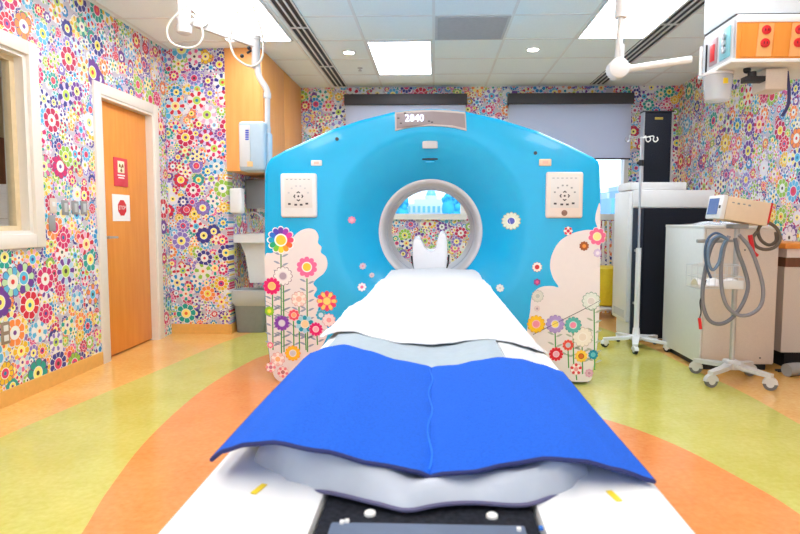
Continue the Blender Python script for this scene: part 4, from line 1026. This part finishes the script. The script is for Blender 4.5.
solo('plastic_wrap', MB().grid(film, 26, 26, (0, 0, .0015)), CLEAR, 'crumpled clear plastic sheet lying on the beige unit', 'plastic sheet')

# ---------------------------------------------------------------- monitor cart
mx, my = 2.02, 3.98
mc = thing('monitor_cart', 'grey wheeled pole cart with hoses, in front of beige unit', 'cart', (mx, my, 0))
CG = mat('cart_grey', (206,204,200), .4, var=.01)
casters(mc, mx, my, .25, 4, math.radians(-54), .095, CG, legh=.026, cr=.042, wheelm=mat('wheel_grey', (110,108,106), .6))
obj('hub', MB().box(mx-.045, mx+.045, my-.045, my+.045, .085, .15, .012, 3), CG, mc)
pt = aY(733, 226, my).z
obj('pole', MB().cyl((mx, my, .12), (mx, my, pt), .017, n=18), mat('pole_grey', (190,186,182), .35, .4), mc)
c0, c1 = aY(697, 241, my-.05), aY(722, 241, my-.05)
obj('handle_bar', MB().cyl(c0, c1, .012).cyl(c1, (mx, my, c1.z), .009), GREY, mc)
# wire basket
a, b = aY(691, 287, my-.06), aY(738, 265, my-.06)
bk = MB(); yb0, yb1 = my-.15, my+.02
for z_ in (a.z, (a.z+b.z)/2, b.z): bk.tube([(a.x, yb0, z_), (b.x, yb0, z_), (b.x, yb1, z_), (a.x, yb1, z_)], .003, 6, 1, True)
for i in range(9):
    x = a.x+(b.x-a.x)*i/8
    for y in (yb0, yb1): bk.cyl((x, y, a.z), (x, y, b.z), .0018, n=6)
for i in range(5):
    y = yb0+(yb1-yb0)*i/4; bk.cyl((a.x, y, a.z), (b.x, y, a.z), .0018, n=6)
obj('wire_basket', bk, mat('basket_wire', (214,214,214), .4), mc)
solo('sensor_cuffs', MB().grid(lambda u, v: (a.x+.02+(b.x-a.x-.04)*u, yb0+.02+.13*v, a.z+.008+.045*(.5+.5*math.sin(14*u+3*v))*math.sin(PI*v)**.5+.01), 30, 10, (0, 0, .008)), PAPER, 'white folded cuffs lying in the wire basket of the cart', 'cuffs')
lens_b = MB().box(a.x+.16, b.x-.01, yb0-.012, yb0-.004, a.z+.0, a.z+.055, .003)
obj('ribbed_strip', lens_b, WHITE, mc)
mon = thing('patient_monitor', 'cream patient monitor with a blue screen on the pole cart', 'monitor', (1.965, my, 1.06))
rotm = Matrix.Rotation(math.radians(9.5), 3, 'Y')
mc0 = Vector(((aY(713, 210, my).x+aY(764, 210, my).x)/2, my, (aY(739, 211, my).z)))
Lx, Ly, Lz = .30, .20, .15
def mbx(x0, x1, y0, y1, z0, z1, bev=0):
    m_ = MB().box(x0, x1, y0, y1, z0, z1, bev, 2)
    for v in m_.bm.verts: v.co = mc0+rotm @ v.co
    return m_
mon.location = mc0; ORG[mon] = mc0.copy()
obj('case', mbx(-Lx/2+.02, Lx/2, -Ly/2, Ly/2, -Lz/2, Lz/2, .006), CREAMBOX, mon)
fb = obj('front_bezel', mbx(-Lx/2-.012, -Lx/2+.02, -Ly/2-.004, Ly/2+.004, -Lz/2-.004, Lz/2+.004, .008), WHITE, mon)
obj('screen', mbx(-Lx/2-.0145, -Lx/2-.011, -Ly/2+.045, Ly/2-.02, -Lz/2+.025, Lz/2-.018), mat('blue_screen', (72,98,148), .2, emit=.25), fb)
obj('dial', mbx(-Lx/2-.018, -Lx/2-.011, -Ly/2+.012, -Ly/2+.03, -.01, .01, .003), DGREY, fb)
obj('red_guard', mbx(Lx/2-.004, Lx/2+.01, -Ly/2-.002, Ly/2+.002, -Lz/2+.02, Lz/2+.002, .004), RED, mon)
for i in range(4): obj('side_mark', mbx(-.10+i*.035, -.085+i*.035, -Ly/2-.0012, -Ly/2+.001, .035-.004*(i % 2), .042), GREY, mon)
obj('mount', MB().box(mx-.05, mx+.05, my-.05, my+.05, mc0.z-Lz/2-.040, mc0.z-Lz/2-.012, .004), GREY, mon)
mb = MB().cyl((mx, my, pt-.005), (mx, my, mc0.z-Lz/2-.03), .015); obj('mount_post', mb, GREY, mon)
def hose(name, pts, Y, r, m, lab, cat='hose', dy=None):
    mb = MB(); mb.tube([aY(p[0], p[1], Y+(p[2] if len(p) > 2 else 0)) for p in pts], r, 12, 6)
    return solo(name, mb, m, lab, cat)
YH = my-.19
hose('corrugated_hose', [(735,238),(738,252),(744,268),(748,286),(743,303),(732,318),(720,324),(709,320),(703,305),(703,285),(707,262),(712,245),(720,236)], YH, .0125, HOSE, 'grey hose hanging in a narrow loop from the cart pole')
hose('corrugated_hose', [(739,235),(750,248),(758,268),(763,288),(761,305),(751,314),(738,315),(727,306),(722,290),(721,268),(724,248),(729,236)], YH-.035, .012, mat('hose_pale', (134,132,138), .4), 'pale grey hose hanging in the wide loop right of the basket')
hose('blue_cable', [(728,240),(719,236),(711,241),(708,252),(709,264),(713,270),(719,262),(722,248),(726,240)], YH-.06, .0095, HOSEB, 'blue grey cable coiled over the cart handle', 'cable')
hose('blue_cable', [(726,238),(716,233),(708,239),(705,252),(707,268),(711,278)], YH-.04, .008, mat('slate_cable', (70,92,120), .4), 'slate blue cable hanging down left of the coiled cable', 'cable')
hose('probe_lead', [(706,280),(703,292),(700,302),(701,312),(699,320)], YH, .004, BLACK, 'thin black probe lead hanging below the basket', 'cable')
hose('probe_tip', [(699.3,318),(700,323),(700.6,329)], YH, .010, RED, 'red plug on the end of the black probe lead', 'plug')
hose('coiled_power_cable', [(757,232,.02),(753,238),(756,246),(765,249.5),(775,247),(780,239),(777,229),(769,223),(762,224),(758,231,.03),(761,240,.03),(769,245,.03),(776,241,.03),(776,232,.03)], my-.07, .011, mat('brown_cable', (104,90,78), .5), 'dark brown cable coiled behind the patient monitor', 'cable')
rc = MB(); rc.tube([aY(*p, my-.13) for p in ((750,235),(752,246),(753,252),(757,256))], .014, 10, 5)
solo('red_clamp', rc, RED, 'red clamp hanging beside the brown coiled cable', 'clamp')

# ---------------------------------------------------------------- counter at right edge
cn = thing('side_counter', 'wood topped counter at the right edge past the beige unit', 'counter', (2.7, 4.8, 0))
ct0 = 2.56; cy_0 = 4.33
obj('counter_top', MB().box(ct0-.03, XR-.013, cy_0-.03, 6.1, .885, .925, .004), WD, cn)
obj('apron', MB().box(ct0, XR-.013, cy_0, 6.1, .82, .885), mat('pinkish_apron', (234,220,214), .5), cn)
obj('cabinet_body', MB().box(ct0, XR-.013, cy_0+.02, 6.1, .12, .75), BEIGE, cn)
obj('gap_panel', MB().box(ct0+.01, XR-.013, cy_0+.03, 6.1, .75, .82), WB, cn)
obj('toe_gap_fill', MB().box(ct0+.05, XR-.013, cy_0+.06, 6.08, 0, .12), BLACK, cn)  # black block stands in for the shadowed opening under the counter
hs = MB(); hs.tube([(2.47, 4.12, .045), (2.56, 4.14, .05), (2.68, 4.10, .05), (2.82, 4.12, .05)], .045, 14, 5)
solo('floor_hose', hs, GREY, 'thick grey hose lying on the floor by the counter', 'hose')
for k_, (dx, lab) in enumerate(((0, 'black cable on the floor nearest the grey hose'), (.03, 'black cable on the floor below the counter front'))):
    hs = MB(); hs.tube([(2.48, 4.24+dx, .008), (2.58, 4.22+dx, .014), (2.66, 4.25, .012), (2.74, 4.20+dx, .01), (2.84, 4.24+dx, .01)], .008, 8, 5)
    solo('floor_cable', hs, BLACK, lab, 'cable')
# yellow hamper behind, leaning boards
hx0 = 1.86; hy = 6.62
hm = thing('linen_hamper', 'yellow hamper on casters between scanner and cabinet', 'hamper', (hx0+.08, hy, 0))
casters(hm, hx0+.06, hy, .2, 4, PI/4, .08, WHITE, cr=.032)
obj('base_tray', MB().box(hx0-.1, hx0+.24, hy-.17, hy+.17, .095, .135, .01), WHITE, hm)
obj('yellow_bag', MB().lathe((hx0+.07, hy, .135), (0, 0, 1), [(0, .13), (.02, .17), (.2, .18), (.42, .16), (.44, .12)], 24), YEL, hm)
for k_, (px, lab) in enumerate(((604, 'white board leaning under the right window, left one'), (609, 'white board leaning under the right window, middle one'), (614, 'white board leaning under the right window, right one'))):
    a = aY(px, 214, 6.98); b = aY(px+4, 262, 6.80)
    solo('leaning_board', MB().prism([(0, -.012), (0, .012), (1, .012), (1, -.012)], lambda u, v: Vector((a.x, 7.0, 1.08)).lerp(Vector((b.x, 6.93, .0)), u)+Vector((v, 0, 0)), lambda u, v: Vector((a.x, 7.02, 1.08)).lerp(Vector((b.x, 6.95, .0)), u)+Vector((v, 0, 0))), WHITE, lab, 'board', 'white boards leaning by the window')

# ---------------------------------------------------------------- light
w = bpy.data.worlds.new('sky'); S.world = w; w.use_nodes = True; nt = w.node_tree
bg = nt.nodes['Background']; bg.inputs[0].default_value = (.72, .86, 1, 1); bg.inputs[1].default_value = 1.6
sun = bpy.data.lights.new('sun', 'SUN'); sun.energy = 2.0; sun.angle = .05; so = bpy.data.objects.new('sun', sun); COL.objects.link(so)
so.rotation_euler = (math.radians(50), 0, math.radians(-150)); 
so.rotation_euler = (math.radians(-40) * -1, 0, math.radians(20))
S.view_settings.view_transform = 'Standard'; S.view_settings.look = 'None'; S.view_settings.gamma = 1; S.view_settings.use_curve_mapping = False
S.view_settings.exposure = 0.62
S.cycles.use_denoising = True; S.cycles.max_bounces = 8; S.cycles.diffuse_bounces = 5; S.cycles.sample_clamp_indirect = 6
